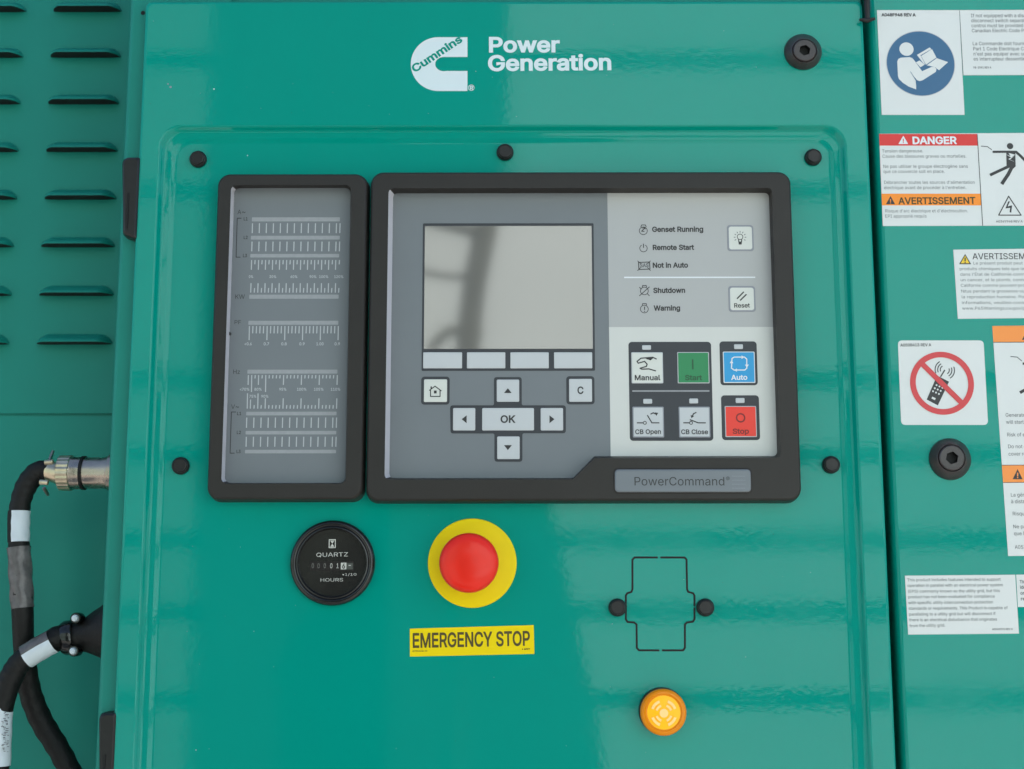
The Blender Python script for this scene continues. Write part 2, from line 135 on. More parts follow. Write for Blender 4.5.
# ------------------------------------------------------------------ colour / materials
def lin(r, g, b, a=1):
    f = lambda c: (c / 255 / 12.92) if c / 255 <= 0.04045 else ((c / 255 + 0.055) / 1.055) ** 2.4
    return (f(r), f(g), f(b), a)
def mat(name, rgb, rough=0.5, metal=0, spec=0.5, coat=0, bump=0, bscale=600, vary=0, vscale=40, emit=None, es=0, ior=1.45, coat_rough=0.05, trans=0, rvar=0, bdist=0.0002):
    m = bpy.data.materials.new(name); m.use_nodes = True
    nt = m.node_tree; b = nt.nodes['Principled BSDF']
    b.inputs['Base Color'].default_value = rgb; b.inputs['Roughness'].default_value = rough
    b.inputs['Metallic'].default_value = metal; b.inputs['Specular IOR Level'].default_value = spec
    b.inputs['Coat Weight'].default_value = coat; b.inputs['Coat Roughness'].default_value = coat_rough
    b.inputs['IOR'].default_value = ior; b.inputs['Transmission Weight'].default_value = trans
    if emit: b.inputs['Emission Color'].default_value = emit; b.inputs['Emission Strength'].default_value = es
    tc = nt.nodes.new('ShaderNodeTexCoord')
    if bump:
        n = nt.nodes.new('ShaderNodeTexNoise'); n.inputs['Scale'].default_value = bscale; n.inputs['Detail'].default_value = 3
        nt.links.new(tc.outputs['Object'], n.inputs['Vector'])
        bp = nt.nodes.new('ShaderNodeBump'); bp.inputs['Strength'].default_value = bump; bp.inputs['Distance'].default_value = bdist
        nt.links.new(n.outputs['Fac'], bp.inputs['Height']); nt.links.new(bp.outputs['Normal'], b.inputs['Normal'])
        if coat: nt.links.new(bp.outputs['Normal'], b.inputs['Coat Normal'])
    if vary or rvar:
        n2 = nt.nodes.new('ShaderNodeTexNoise'); n2.inputs['Scale'].default_value = vscale; n2.inputs['Detail'].default_value = 5
        nt.links.new(tc.outputs['Object'], n2.inputs['Vector'])
    if vary:
        mr = nt.nodes.new('ShaderNodeMapRange'); mr.inputs['From Min'].default_value = .3; mr.inputs['From Max'].default_value = .7
        mr.inputs['To Min'].default_value = 1 - vary; mr.inputs['To Max'].default_value = 1 + vary
        nt.links.new(n2.outputs['Fac'], mr.inputs['Value'])
        hsv = nt.nodes.new('ShaderNodeHueSaturation'); hsv.inputs['Color'].default_value = rgb
        nt.links.new(mr.outputs['Result'], hsv.inputs['Value']); nt.links.new(hsv.outputs['Color'], b.inputs['Base Color'])
    if rvar:
        mr2 = nt.nodes.new('ShaderNodeMapRange'); mr2.inputs['From Min'].default_value = .35; mr2.inputs['From Max'].default_value = .65
        mr2.inputs['To Min'].default_value = max(.01, rough - rvar); mr2.inputs['To Max'].default_value = rough + rvar
        nt.links.new(n2.outputs['Fac'], mr2.inputs['Value']); nt.links.new(mr2.outputs['Result'], b.inputs['Roughness'])
    return m
M = {}
TEAL = (0.0, 0.268, 0.205, 1)
M['teal'] = mat('teal_paint', TEAL, .3, spec=.0, coat=.56, coat_rough=.04, bump=.048, bscale=260, vary=.015, vscale=9, bdist=.0004, ior=1.5)
def dusty(m, lo=.02, hi=.075):
    nt = m.node_tree; b = nt.nodes['Principled BSDF']; tc = nt.nodes.new('ShaderNodeTexCoord'); n = nt.nodes.new('ShaderNodeTexNoise')
    n.inputs['Scale'].default_value = 11; n.inputs['Detail'].default_value = 8; n.inputs['Roughness'].default_value = .65; n.inputs['Distortion'].default_value = .6
    r = nt.nodes.new('ShaderNodeMapRange'); r.inputs['From Min'].default_value = .38; r.inputs['From Max'].default_value = .68; r.inputs['To Min'].default_value = lo; r.inputs['To Max'].default_value = hi
    nt.links.new(tc.outputs['Object'], n.inputs['Vector']); nt.links.new(n.outputs['Fac'], r.inputs['Value']); nt.links.new(r.outputs['Result'], b.inputs['Coat Roughness'])
dusty(M['teal'])
M['teal_dull'] = mat('teal_paint_dull', (0.008, 0.215, 0.165, 1), .42, spec=.3, bump=.15, bscale=300, vary=.04, vscale=14)
M['black_in'] = mat('unlit_interior', (.003, .004, .004, 1), .9)
M['bezel'] = mat('bezel_black_plastic', (.025, .0215, .019, 1), .45, spec=.35, bump=.35, bscale=2500, bdist=.00012, vary=.06, vscale=30)
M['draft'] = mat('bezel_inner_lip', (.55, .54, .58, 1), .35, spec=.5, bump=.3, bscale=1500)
M['black'] = mat('black_steel', (.013, .012, .012, 1), .34, spec=.4, bump=.25, bscale=900, vary=.15, vscale=200)
M['screwblk'] = mat('black_oxide_steel', (.036, .027, .027, 1), .30, spec=.6, bump=.2, bscale=900, vary=.12, vscale=200)
M['blackgloss'] = mat('gloss_black_plastic', (.008, .008, .008, 1), .12, spec=.6, bump=.04, bscale=400)
M['rubber'] = mat('black_rubber', (.008, .0075, .0072, 1), .55, spec=.3, bump=.8, bscale=420, bdist=.0005, vary=.2, vscale=120)
M['socket'] = mat('socket_dark', (.004, .004, .004, 1), .7)
M['mem'] = mat('membrane_grey', lin(118, 122, 125), .36, spec=.3, bump=.12, bscale=1800, vary=.02, vscale=25, rvar=.03)
M['memlight'] = mat('membrane_light_grey', lin(175, 174, 172), .36, spec=.3, bump=.12, bscale=1800)
M['memwhite'] = mat('membrane_off_white', lin(207, 206, 200), .36, spec=.3, bump=.12, bscale=1800, vary=.01)
M['dark'] = mat('print_dark_grey', lin(62, 63, 67), .38, spec=.3, bump=.1, bscale=1800)
M['key'] = mat('key_light_grey', lin(192, 193, 194), .35, bump=.1, bscale=1500)
M['keywarm'] = mat('key_warm_white', lin(210, 210, 202), .35, bump=.1, bscale=1500)
M['keyedge'] = mat('key_border_grey', lin(140, 141, 148), .4)
M['green'] = mat('key_green', lin(28, 128, 76), .33, bump=.08, bscale=1500)
M['blue'] = mat('key_blue', lin(34, 150, 205), .33, bump=.08, bscale=1500)
M['red'] = mat('key_red', lin(232, 52, 36), .33, bump=.08, bscale=1500)
M['ink'] = mat('print_black', lin(52, 50, 50), .45)
M['inksoft'] = mat('print_grey', lin(92, 93, 96), .45)
M['inkgreen'] = mat('print_on_green', lin(30, 84, 52), .45)
M['inkred'] = mat('print_on_red', lin(120, 30, 26), .45)
M['tick'] = mat('print_scale_white', lin(184, 185, 186), .4)
M['bar'] = mat('bar_window_grey', lin(152, 153, 155), .4, vary=.05, vscale=400)
M['white'] = mat('print_white', lin(222, 224, 226), .4)
M['vinyl'] = mat('white_vinyl', lin(216, 216, 213), .38, spec=.5, bump=.06, bscale=300, vary=.012, vscale=30)
M['vred'] = mat('sticker_red', lin(212, 46, 42), .36)
M['vring'] = mat('sticker_ring_red', lin(206, 62, 66), .38)
M['vorange'] = mat('sticker_orange', lin(246, 140, 30), .38)
M['vorange2'] = mat('sticker_light_orange', lin(244, 144, 62), .38)
M['vblue'] = mat('sticker_blue', lin(54, 98, 134), .38)
M['vyellow'] = mat('sticker_yellow', lin(238, 208, 2), .42, spec=.2, vary=.02, vscale=60)
M['vtri'] = mat('triangle_yellow', lin(236, 196, 52), .4)
M['brown'] = mat('print_brown_black', lin(76, 62, 18), .45)
M['estopyellow'] = mat('yellow_plastic_ring', (.86, .63, .001, 1), .4, spec=.2, bump=.1, bscale=900, vary=.03, vscale=60)
M['estopred'] = mat('red_plastic_button', (.80, .020, .008, 1), .30, spec=.3, coat=.15, coat_rough=.12, bump=.08, bscale=1200, vary=.03, vscale=80)
M['steel'] = mat('plated_steel', (.40, .34, .285, 1), .3, metal=1, bump=.15, bscale=900, vary=.15, vscale=90, rvar=.1)
M['brass'] = mat('nickel_brass', (.60, .50, .36, 1), .33, metal=1, bump=.2, bscale=900, vary=.15, vscale=120)
M['sleeve'] = mat('clear_grey_sleeve', (.11, .10, .10, 1), .22, bump=.9, bscale=130, vary=.35, vscale=120, bdist=.001)
M['tape'] = mat('white_cable_label', lin(205, 212, 218), .45, bump=.2, bscale=200, vary=.06, vscale=80)
M['amber'] = mat('amber_lens', (.72, .215, .001, 1), .14, spec=.3, emit=(1, .34, .01, 1), es=.03)
M['ambercore'] = mat('amber_inner_lens', (.90, .42, .004, 1), .3, spec=.3, emit=(1, .52, .02, 1), es=.12)
M['amberglow'] = mat('lit_lens_facets', (.92, .58, .20, 1), .35, emit=(1, .68, .30, 1), es=.07)
M['gaugeface'] = mat('gauge_face', (.020, .019, .017, 1), .10, spec=.5, coat=.8, vary=.1, vscale=50)
M['gaugewin'] = mat('counter_window', (.012, .008, .008, 1), .3)
M['gaugewhite'] = mat('gauge_print', lin(190, 188, 180), .5)
M['gaugegrey'] = mat('gauge_dim_print', lin(110, 108, 102), .5)
M['gaugetenth'] = mat('tenths_wheel', lin(70, 72, 66), .5)
M['logowhite'] = mat('logo_white', lin(212, 222, 224), .4, bump=.05, bscale=300)
M['decal'] = mat('badge_plate', lin(112, 117, 122), .3, spec=.5, bump=.15, bscale=500)
M['ground'] = mat('concrete_ground', (.32, .31, .295, 1), .9, bump=.5, bscale=60, vary=.15, vscale=6, bdist=.003)
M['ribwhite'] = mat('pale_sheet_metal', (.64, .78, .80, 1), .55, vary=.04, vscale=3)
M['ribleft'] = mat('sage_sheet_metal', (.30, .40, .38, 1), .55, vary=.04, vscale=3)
M['ribdark'] = mat('dark_green_sheet', (.030, .045, .036, 1), .6, vary=.2, vscale=3)
M['raildark'] = mat('grey_rail', (.12, .13, .13, 1), .6, vary=.1, vscale=3)
M['bark'] = mat('bark', (.05, .055, .035, 1), .9, bump=.8, bscale=40, vary=.3, vscale=20, bdist=.006)

def screen_mat():
    m = bpy.data.materials.new('unlit_lcd_glass'); m.use_nodes = True; nt = m.node_tree
    b = nt.nodes['Principled BSDF']; b.inputs['Base Color'].default_value = (.095, .092, .088, 1); b.inputs['Roughness'].default_value = .45
    g = nt.nodes.new('ShaderNodeBsdfGlossy'); g.inputs['Roughness'].default_value = .055; g.inputs['Color'].default_value = (.98, .90, .86, 1)
    mx = nt.nodes.new('ShaderNodeMixShader'); mx.inputs['Fac'].default_value = .15
    nt.links.new(b.outputs[0], mx.inputs[1]); nt.links.new(g.outputs[0], mx.inputs[2])
    nt.links.new(mx.outputs[0], nt.nodes['Material Output'].inputs['Surface'])
    return m
M['screen'] = screen_mat()

# ------------------------------------------------------------------ objects
def tag(o, label=None, cat=None, group=None, kind=None):
    if label: o['label'] = label
    if cat: o['category'] = cat
    if group: o['group'] = group
    if kind: o['kind'] = kind
    return o
def thing(name, loc, label, cat, group=None):
    o = bpy.data.objects.new(name, None); C.objects.link(o); o.location = loc
    o.empty_display_size = .01
    return tag(o, label, cat, group)

class MB:
    """collects geometry in world coordinates, builds ONE mesh object"""
    def __init__(s): s.v = []; s.f = []; s.m = []; s.mats = []; s.sm = []
    def mi(s, k):
        if k not in s.mats: s.mats.append(k)
        return s.mats.index(k)
    def face(s, idx, k, smooth=False): s.f.append(idx); s.m.append(s.mi(k)); s.sm.append(smooth)
    def fill(s, loops, y, k):
        """flat polygon with holes facing the viewer (-Y); loops of (x, z)"""
        base = len(s.v)
        ox, oz = loops[0][0]
        ext = max(max(abs(a - ox), abs(b - oz)) for a, b in loops[0]) or 1
        tris = tessellate_polygon([[Vector(((a - ox) / ext * 10, (b - oz) / ext * 10, 0)) for a, b in l] for l in loops])
        pts = [p for l in loops for p in l]
        s.v += [(a, y, b) for a, b in pts]
        for t in tris:
            a, b, c = (pts[i] for i in t)
            cr = (b[0] - a[0]) * (c[1] - a[1]) - (b[1] - a[1]) * (c[0] - a[0])
            if abs(cr) < 1e-14: continue
            s.face([base + i for i in (t if cr > 0 else (t[0], t[2], t[1]))], k)
    def strip(s, la, ya, lb, yb, k, smooth=True):
        n = len(la); base = len(s.v)
        s.v += [(a, ya, b) for a, b in la] + [(a, yb, b) for a, b in lb]
        for i in range(n):
            j = (i + 1) % n; s.face([base + i, base + j, base + n + j, base + n + i], k, smooth)
    def loft(s, loops, k, cap=True, capk=None, smooth=True):
        """loops: [(loop, y)...] sharing vertices"""
        n = len(loops[0][0]); base = len(s.v)
        for l, y in loops: s.v += [(a, y, b) for a, b in l]
        for q in range(len(loops) - 1):
            for i in range(n):
                j = (i + 1) % n
                s.face([base + q * n + i, base + q * n + j, base + (q + 1) * n + j, base + (q + 1) * n + i], k, smooth)
        if cap:
            e = base + (len(loops) - 1) * n
            s.face([e + i for i in range(n)], capk or k, False)
    def lathe(s, cx, cz, prof, k, n=64, cap=True, tilt=(0, 0)):
        base = len(s.v)
        for r, y in prof:
            for i in range(n):
                a = 2 * PI * i / n
                s.v.append((cx + r * math.cos(a), y, cz + r * math.sin(a)))
        for q in range(len(prof) - 1):
            for i in range(n):
                j = (i + 1) % n
                s.face([base + q * n + i, base + q * n + j, base + (q + 1) * n + j, base + (q + 1) * n + i], k, True)
        if cap:
            e = base + (len(prof) - 1) * n; s.face([e + i for i in range(n)], k, True)
    def box(s, x0, y0, z0, x1, y1, z1, k):
        b = len(s.v)
        s.v += [(x, y, z) for x in (x0, x1) for y in (y0, y1) for z in (z0, z1)]
        for f in ((0, 1, 3, 2), (4, 6, 7, 5), (0, 4, 5, 1), (2, 3, 7, 6), (0, 2, 6, 4), (1, 5, 7, 3)): s.face([b + i for i in f], k)
    def tube(s, pts, rad, k, n=20, caps=True, wob=0):
        pts = [Vector(p) for p in pts]; base = len(s.v); m = len(pts)
        up = Vector((0, 1, 0))
        for i, p in enumerate(pts):
            t = (pts[min(i + 1, m - 1)] - pts[max(i - 1, 0)]).normalized()
            a = t.cross(up); a = a.normalized() if a.length > 1e-4 else Vector((1, 0, 0)); b = t.cross(a)
            r = rad[i] if isinstance(rad, (list, tuple)) else rad
            for j in range(n):
                th = 2 * PI * j / n
                rr = r * (1 + wob * math.sin(3.1 * i + 2 * th) * math.sin(1.7 * i))
                s.v.append(tuple(p + a * rr * math.cos(th) + b * rr * math.sin(th)))
        for i in range(m - 1):
            for j in range(n):
                q = (j + 1) % n
                s.face([base + i * n + j, base + i * n + q, base + (i + 1) * n + q, base + (i + 1) * n + j], k, True)
        if caps:
            s.face([base + j for j in range(n)], k); s.face([base + (m - 1) * n + j for j in range(n)][::-1], k)
    # ---- pixel-traced flat prints on plane y
    def ppoly(s, pts, y, k, holes=()): s.fill([[P(a, b, y) for a, b in l] for l in [pts] + list(holes)], y, k)
    def prect(s, a, b, c, d, y, k, r=0):
        s.fill([rrect(*R(a, b, c, d, y), r * UN(y))], y, k)
    def pdisc(s, cx, cy, r, y, k, r_in=0, a0=0, a1=360, n=40):
        x, z = P(cx, cy, y); u = UN(y); r *= u; r_in *= u
        full = abs(a1 - a0) >= 360; aa = [math.radians(a0 + (a1 - a0) * i / n) for i in range(n if full else n + 1)]
        o = [(x + r * math.cos(t), z + r * math.sin(t)) for t in aa]
        i_ = [(x + r_in * math.cos(t), z + r_in * math.sin(t)) for t in aa]
        if not r_in: s.fill([o if full else o + [(x, z)]], y, k); return
        base = len(s.v); s.v += [(a, y, b) for a, b in o + i_]; m = len(o)
        for i in range(m if full else m - 1):
            j = (i + 1) % m; s.face([base + i, base + j, base + m + j, base + m + i], k)
    def pline(s, pts, w, y, k, closed=False):
        q = [Vector(P(a, b, y)) for a, b in pts]; w = w * UN(y) / 2
        if closed: q.append(q[0])
        for i in range(len(q) - 1):
            a, b = q[i], q[i + 1]; d = (b - a)
            if d.length < 1e-7: continue
            d.normalize(); nrm = Vector((-d.y, d.x)) * w; e = d * w * .6
            a2, b2 = a - (e if i or closed else e * 0), b + (e if i < len(q) - 2 or closed else e * 0)
            yy = y - i % 3 * 4e-6
            base = len(s.v); s.v += [(p.x, yy, p.y) for p in (a2 - nrm, b2 - nrm, b2 + nrm, a2 + nrm)]
            s.face([base, base + 1, base + 2, base + 3], k)
    def text(s, t, xa, ya, xb, yb, cap, y, k, bold=0, italic=0):
        if cap < 3.6: cap *= 1.12; bold += 8
        A = Vector(P(xa, ya, y)); B = Vector(P(xb, yb, y)); cp = Vector(P(xa, ya - cap, y)) - A
        total = sum(G.get(c, (SPACE, []))[0] if c != ' ' else SPACE for c in t) - 30
        u = (B - A); sx = u.length / total; u.normalize(); vv = Vector((-u.y, u.x)); sz = cp.length / 509.0
        pen = -20
        for c in t:
            if c == ' ': pen += SPACE; continue
            adv, loops = G.get(c, (SPACE, []))
            vs, ts = glyph(c, bold)
            base = len(s.v)
            for x, z in vs:
                w = A + u * ((x + pen + italic * z) * sx) + vv * (z * sz); s.v.append((w.x, y, w.y))
            for t3 in ts: s.face([base + i for i in t3], k)
            pen += adv
    def build(s, name, parent=None, sharp=35, label=None, recalc=True):
        me = bpy.data.meshes.new(name)

        if parent:
            org = Vector((0, 0, 0)); q = parent
            while q: org += Vector(q.location); q = q.parent
            loc = Vector((0, 0, 0))
        else:
            xs = [sum((min(v[i] for v in s.v), max(v[i] for v in s.v))) / 2 for i in range(3)]
            org = Vector((xs[0], max(v[1] for v in s.v), min(v[2] for v in s.v))); loc = org
        me.from_pydata([tuple(Vector(v) - org) for v in s.v], [], s.f)
        for k in s.mats: me.materials.append(M[k])
        me.polygons.foreach_set('material_index', s.m); me.polygons.foreach_set('use_smooth', s.sm)
        if recalc:
            bm = bmesh.new(); bm.from_mesh(me); bmesh.ops.remove_doubles(bm, verts=bm.verts, dist=1e-6)
            bmesh.ops.recalc_face_normals(bm, faces=bm.faces); bm.to_mesh(me); bm.free()
        flat = [not p.use_smooth for p in me.polygons]
        me.set_sharp_from_angle(angle=math.radians(sharp))
        for p, f in zip(me.polygons, flat): p.use_smooth = not f
        me.update()
        o = bpy.data.objects.new(name, me); C.objects.link(o); o.location = loc
        if parent: o.parent = parent
        if label: o['label'] = label
        return o

def rrect(x0, z0, x1, z1, r, n=6):
    if r <= 1e-6: return [(x0, z0), (x1, z0), (x1, z1), (x0, z1)]
    r = min(r, (x1 - x0) / 2.01, (z1 - z0) / 2.01); out = []
    for cx, cz, a in ((x1 - r, z0 + r, -90), (x1 - r, z1 - r, 0), (x0 + r, z1 - r, 90), (x0 + r, z0 + r, 180)):
        for i in range(n + 1):
            t = math.radians(a + 90 * i / n); out.append((cx + r * math.cos(t), cz + r * math.sin(t)))
    return out
def inset(q, d): return (q[0] + d, q[1] + d, q[2] - d, q[3] - d)
def rpoly(pts, rad, n=5):
    """polygon (ccw or cw) with rounded corners"""
    out = []; m = len(pts)
    for i, p in enumerate(pts):
        r = rad[i] if isinstance(rad, (list, tuple)) else rad
        p = Vector(p); a = (Vector(pts[i - 1]) - p); b = (Vector(pts[(i + 1) % m]) - p)
        la, lb = a.length, b.length; a.normalize(); b.normalize()
        ang = math.acos(max(-1, min(1, a.dot(b)))); 
        if r <= 0 or ang > 3.1: out.append(tuple(p)); continue
        t = min(r / math.tan(ang / 2), la * .45, lb * .45)
        p0, p1 = p + a * t, p + b * t
        for j in range(n + 1):
            u = j / n; q = (1 - u) ** 2 * p0 + 2 * (1 - u) * u * p + u * u * p1
            out.append(tuple(q))
    return out
def offs(l, d):
    """move each vertex of a loop to its left by d (glyph outlines run clockwise: grows them); edges that flip are merged"""
    l = [tuple(p) for p in l]
    for _ in range(8):
        n = len(l)
        if n < 3: return []
        out = []
        for i in range(n):
            a = Vector(l[i]) - Vector(l[i - 1]); b = Vector(l[(i + 1) % n]) - Vector(l[i])
            if a.length < 1e-9 or b.length < 1e-9: out.append(Vector(l[i])); continue
            a.normalize(); b.normalize(); na = Vector((-a.y, a.x)); nb = Vector((-b.y, b.x)); m = na + nb
            if m.length < .3: out.append(Vector(l[i]) + na * d); continue
            m.normalize(); k = 1 / max(.5, m.dot(na)); out.append(Vector(l[i]) + m * d * k)
        bad = [i for i in range(n) if (out[(i + 1) % n] - out[i]).dot(Vector(l[(i + 1) % n]) - Vector(l[i])) <= 0]
        if not bad: return [tuple(p) for p in out]
        i = min(bad, key=lambda i: (Vector(l[(i + 1) % n]) - Vector(l[i])).length); j = (i + 1) % n
        mid = tuple((Vector(l[i]) + Vector(l[j])) / 2); l[i] = mid; del l[j]
    return [tuple(p) for p in out]
def area(l): return sum(l[i - 1][0] * l[i][1] - l[i][0] * l[i - 1][1] for i in range(len(l))) / 2
GC = {}
def glyph(ch, bold):
    """triangles of a letter: constrained triangulation, kept where the outlines wind round it"""
    if (ch, bold) in GC: return GC[(ch, bold)]
    loops = G.get(ch, (0, []))[1]; L = [offs(l, bold) if bold else l for l in loops]; L = [l for l in L if len(l) > 2]
    vs, es = [], []
    for l in L:
        b = len(vs); vs += [Vector((x / 100, z / 100)) for x, z in l]; es += [(b + i, b + (i + 1) % len(l)) for i in range(len(l))]
    if not vs: GC[(ch, bold)] = ([], []); return [], []
    ov, oe, of, _, _, _ = delaunay_2d_cdt(vs, es, [], 0, 1e-5)
    def wind(px, pz):
        w = 0
        for l in L:
            for i in range(len(l)):
                x0, z0 = l[i - 1]; x1, z1 = l[i]
                if (z0 <= pz) != (z1 <= pz):
                    xx = x0 + (pz - z0) / (z1 - z0) * (x1 - x0)
                    if xx > px: w += 1 if z1 > z0 else -1
        return w
    out = []
    for f in of:
        cx = sum(ov[i].x for i in f) / 3 * 100; cz = sum(ov[i].y for i in f) / 3 * 100
        if wind(cx, cz) < 0: out.append(tuple(f))
    GC[(ch, bold)] = ([(v.x * 100, v.y * 100) for v in ov], out)
    return GC[(ch, bold)]
def catmull(pts, k=8):
    p = [Vector(a) for a in pts]; p = [2 * p[0] - p[1]] + p + [2 * p[-1] - p[-2]]; out = []
    for i in range(1, len(p) - 2):
        for j in range(k):
            t = j / k
            out.append(.5 * ((2 * p[i]) + (-p[i - 1] + p[i + 1]) * t + (2 * p[i - 1] - 5 * p[i] + 4 * p[i + 1] - p[i + 2]) * t * t + (-p[i - 1] + 3 * p[i] - 3 * p[i + 1] + p[i + 2]) * t ** 3))
    out.append(p[-2]); return out
SPACE = 200
G = {}
for line in GLYPHS.strip('\n').split('\n'):
    ch, rest = line[0], line[2:]; adv, _, data = rest.partition(' ')
    G[ch] = (int(adv), [[tuple(int(c) for c in p.split(',')) for p in l.split()] for l in data.split(';') if l])
# ================================================================== depth levels (metres, + is away from the camera)
Y_DOOR, Y_PLATE, Y_BEZ, Y_MEM, Y_SIDE, Y_RP, Y_LOUV = 0.0, 0.006, -0.007, 0.003, 0.011, 0.004, 0.135
e = 0.0001

# ------------------------------------------------------------------ world, sun
wd = bpy.data.worlds.new('World'); S.world = wd; wd.use_nodes = True; wn = wd.node_tree
sky = wn.nodes.new('ShaderNodeTexSky'); sky.sky_type = 'NISHITA'; sky.sun_disc = False
SUN_EL, SUN_AZ = 42, 150          # azimuth from -Y (behind the camera) towards +X
sky.sun_elevation = math.radians(SUN_EL); sky.air_density = 1.0; sky.dust_density = 2.0; sky.ozone_density = 1.0
sd = Vector((math.sin(math.radians(SUN_AZ)) * math.cos(math.radians(SUN_EL)), -math.cos(math.radians(SUN_AZ)) * math.cos(math.radians(SUN_EL)), math.sin(math.radians(SUN_EL))))
sky.sun_rotation = math.atan2(sd.x, sd.y)
bg = wn.nodes['Background']; bg.inputs['Strength'].default_value = .12
wn.links.new(sky.outputs['Color'], bg.inputs['Color'])
sl = bpy.data.lights.new('sun', 'SUN'); sl.energy = 4.0; sl.angle = math.radians(0.5); sl.color = (1, .93, .84)
so = bpy.data.objects.new('sun', sl); C.objects.link(so); so.rotation_euler = sd.to_track_quat('Z', 'Y').to_euler(); so.location = (1, -2, 4)
S.view_settings.view_transform = 'Standard'; S.view_settings.look = 'None'; S.view_settings.exposure = 1.33; S.view_settings.gamma = 1

# ------------------------------------------------------------------ door
u = UN(0)
dx0, dx1 = P(128.2, 384, 0)[0], P(879.7, 384, 0)[0]
ztop, zbot = P(505, 0.8, 0)[1], P(505, 930, 0)[1]
DO = (dx0, zbot, dx1, ztop)
door = thing('control_door', (0, Y_SIDE, zbot), 'large glossy teal metal door with a white logo at the top, carrying the control screen', 'door')
mb = MB()
r0 = .0025
oi = (P(148.2, 384, 0)[0], P(505, 862, 0)[1], P(857, 384, 0)[0], P(505, 124.5, 0)[1])
nn = 10
mb.loft([(rrect(*DO, .004, nn), .0100), (rrect(*DO, .004, nn), Y_DOOR + r0), (rrect(*inset(DO, .0004), .004, nn), Y_DOOR + r0 * .45),
         (rrect(*inset(DO, .0012), .004, nn), Y_DOOR + r0 * .12), (rrect(*inset(DO, r0), .004, nn), Y_DOOR)], 'teal', cap=False)
JR = .016
def jl(d): return rrect(*inset(oi, d), max(.004, JR - d * .4), nn)
mb.fill([rrect(*inset(DO, r0), .004, nn), jl(0)], Y_DOOR, 'teal')
D = Y_PLATE
prof = [(0, 0), (.0008, .05), (.0014, .14), (.0022, .34), (.0034, .60), (.0042, .70), (.0050, .735), (.0080, .77), (.0088, .80), (.0104, .93), (.0114, .985), (.0124, 1.0)]
mb.loft([(jl(a), Y_DOOR + D * b) for a, b in prof], 'teal', cap=True)
mb.build('door_panel', door, sharp=50)
# logo: white C-shaped mark with the diagonal name cut out in paint colour
y = Y_DOOR - e
z = lambda a, b: (390 + a / 3.938, 10 + b / 3.938)
mb = MB()
def arc(cx, cy, rx, ry, a0, a1, n=16): return [(cx + rx * math.cos(math.radians(a0 + (a1 - a0) * i / n)), cy - ry * math.sin(math.radians(a0 + (a1 - a0) * i / n))) for i in range(n + 1)]
pts = [(305, 107), (305, 185), (218, 185)] + arc(212, 213, 34, 28, 90, 270, 12) + [(222, 240), (305, 240), (305, 319), (195, 319)] + arc(190, 213, 108, 106, 270, 90, 28)[0:] + [(195, 107)]
mb.ppoly([z(a, b) for a, b in pts], y, 'logowhite')
mb.text('Cummins', *z(98, 246), *z(287, 122), 7.2, y - e, 'teal', bold=30)
mb.pdisc(*z(320, 306), 3.3, y, 'logowhite', r_in=2.7)
mb.text('R', *z(314, 314), *z(327, 314), 3.3, y, 'logowhite', bold=14)
mb.build('logo', door, recalc=False)
mb = MB()
mb.text('Power', *z(388, 165), *z(666, 164), 14.3, y, 'logowhite', bold=27)
mb.text('Generation', *z(387, 238), *z(874, 234), 14.6, y, 'logowhite', bold=27)
mb.build('lettering', door, recalc=False)
# knockout outline in the plate
mb = MB(); y = Y_PLATE - e
z = lambda a, b: (580 + a / 3.661, 540 + b / 3.661)
Lft = [(285, 64), (200, 64), (192, 72), (192, 180), (188, 190), (173, 195), (168, 203), (168, 290), (174, 300), (198, 302), (207, 309), (208, 395), (216, 404), (291, 404)]
Rgt = [(294, 64), (383, 64), (390, 72), (392, 180), (396, 190), (414, 195), (419, 203), (419, 243)]
Rg2 = [(419, 247), (419, 290), (413, 299), (392, 302), (384, 309), (384, 395), (377, 404), (300, 404)]
for L in (Lft, Rgt, Rg2): mb.pline([z(a, b) for a, b in L], 1.9, y, 'socket')
mb.build('knockout_slot', door, recalc=False)
# paint specks on the door
mb = MB()
mb.pdisc(214, 89, .8, Y_DOOR - e, 'logowhite', n=6); mb.pdisc(168, 84, 1.0, Y_DOOR - e, 'keyedge', n=5); mb.pdisc(170.6, 87, 1.3, Y_DOOR - e, 'keyedge', n=7)
mb.pdisc(247.5, 155.5, .6, Y_PLATE - e, 'logowhite', n=6); mb.pdisc(196, 750, .6, Y_PLATE - e, 'tick', n=6)
rs = random.Random(11)
for i in range(34): mb.pdisc(rs.uniform(150, 870), rs.choice([rs.uniform(12, 118), rs.uniform(512, 765)]) if 0 else rs.uniform(12, 118), rs.uniform(.18, .38), Y_DOOR - e, rs.choice(['keyedge', 'tick', 'ink']), n=5)
for i in range(46): mb.pdisc(rs.uniform(180, 835), rs.uniform(512, 765), rs.uniform(.18, .4), Y_PLATE - e, rs.choice(['keyedge', 'tick', 'ink']), n=5)
mb.build('paint_chip', door, recalc=False)

# ------------------------------------------------------------------ enclosure frame beside the door
def X(px, py, y): return P(px, py, y)[0]
ys = Y_SIDE
fx0 = X(111.8, 384, ys); fx1 = X(868, 384, ys)
frame = thing('enclosure_frame', (fx0, Y_LOUV, .45), 'teal sheet metal enclosure side just left of and behind the glossy door', 'enclosure')
mb = MB()
zt2 = ztop + .10
n_ = 8
prof = [(X(111.8, 384, ys) + .0045 * (1 - math.cos(a)) , ys + .0045 * (1 - math.sin(a))) for a in [PI / 2 * i / n_ for i in range(n_ + 1)]]
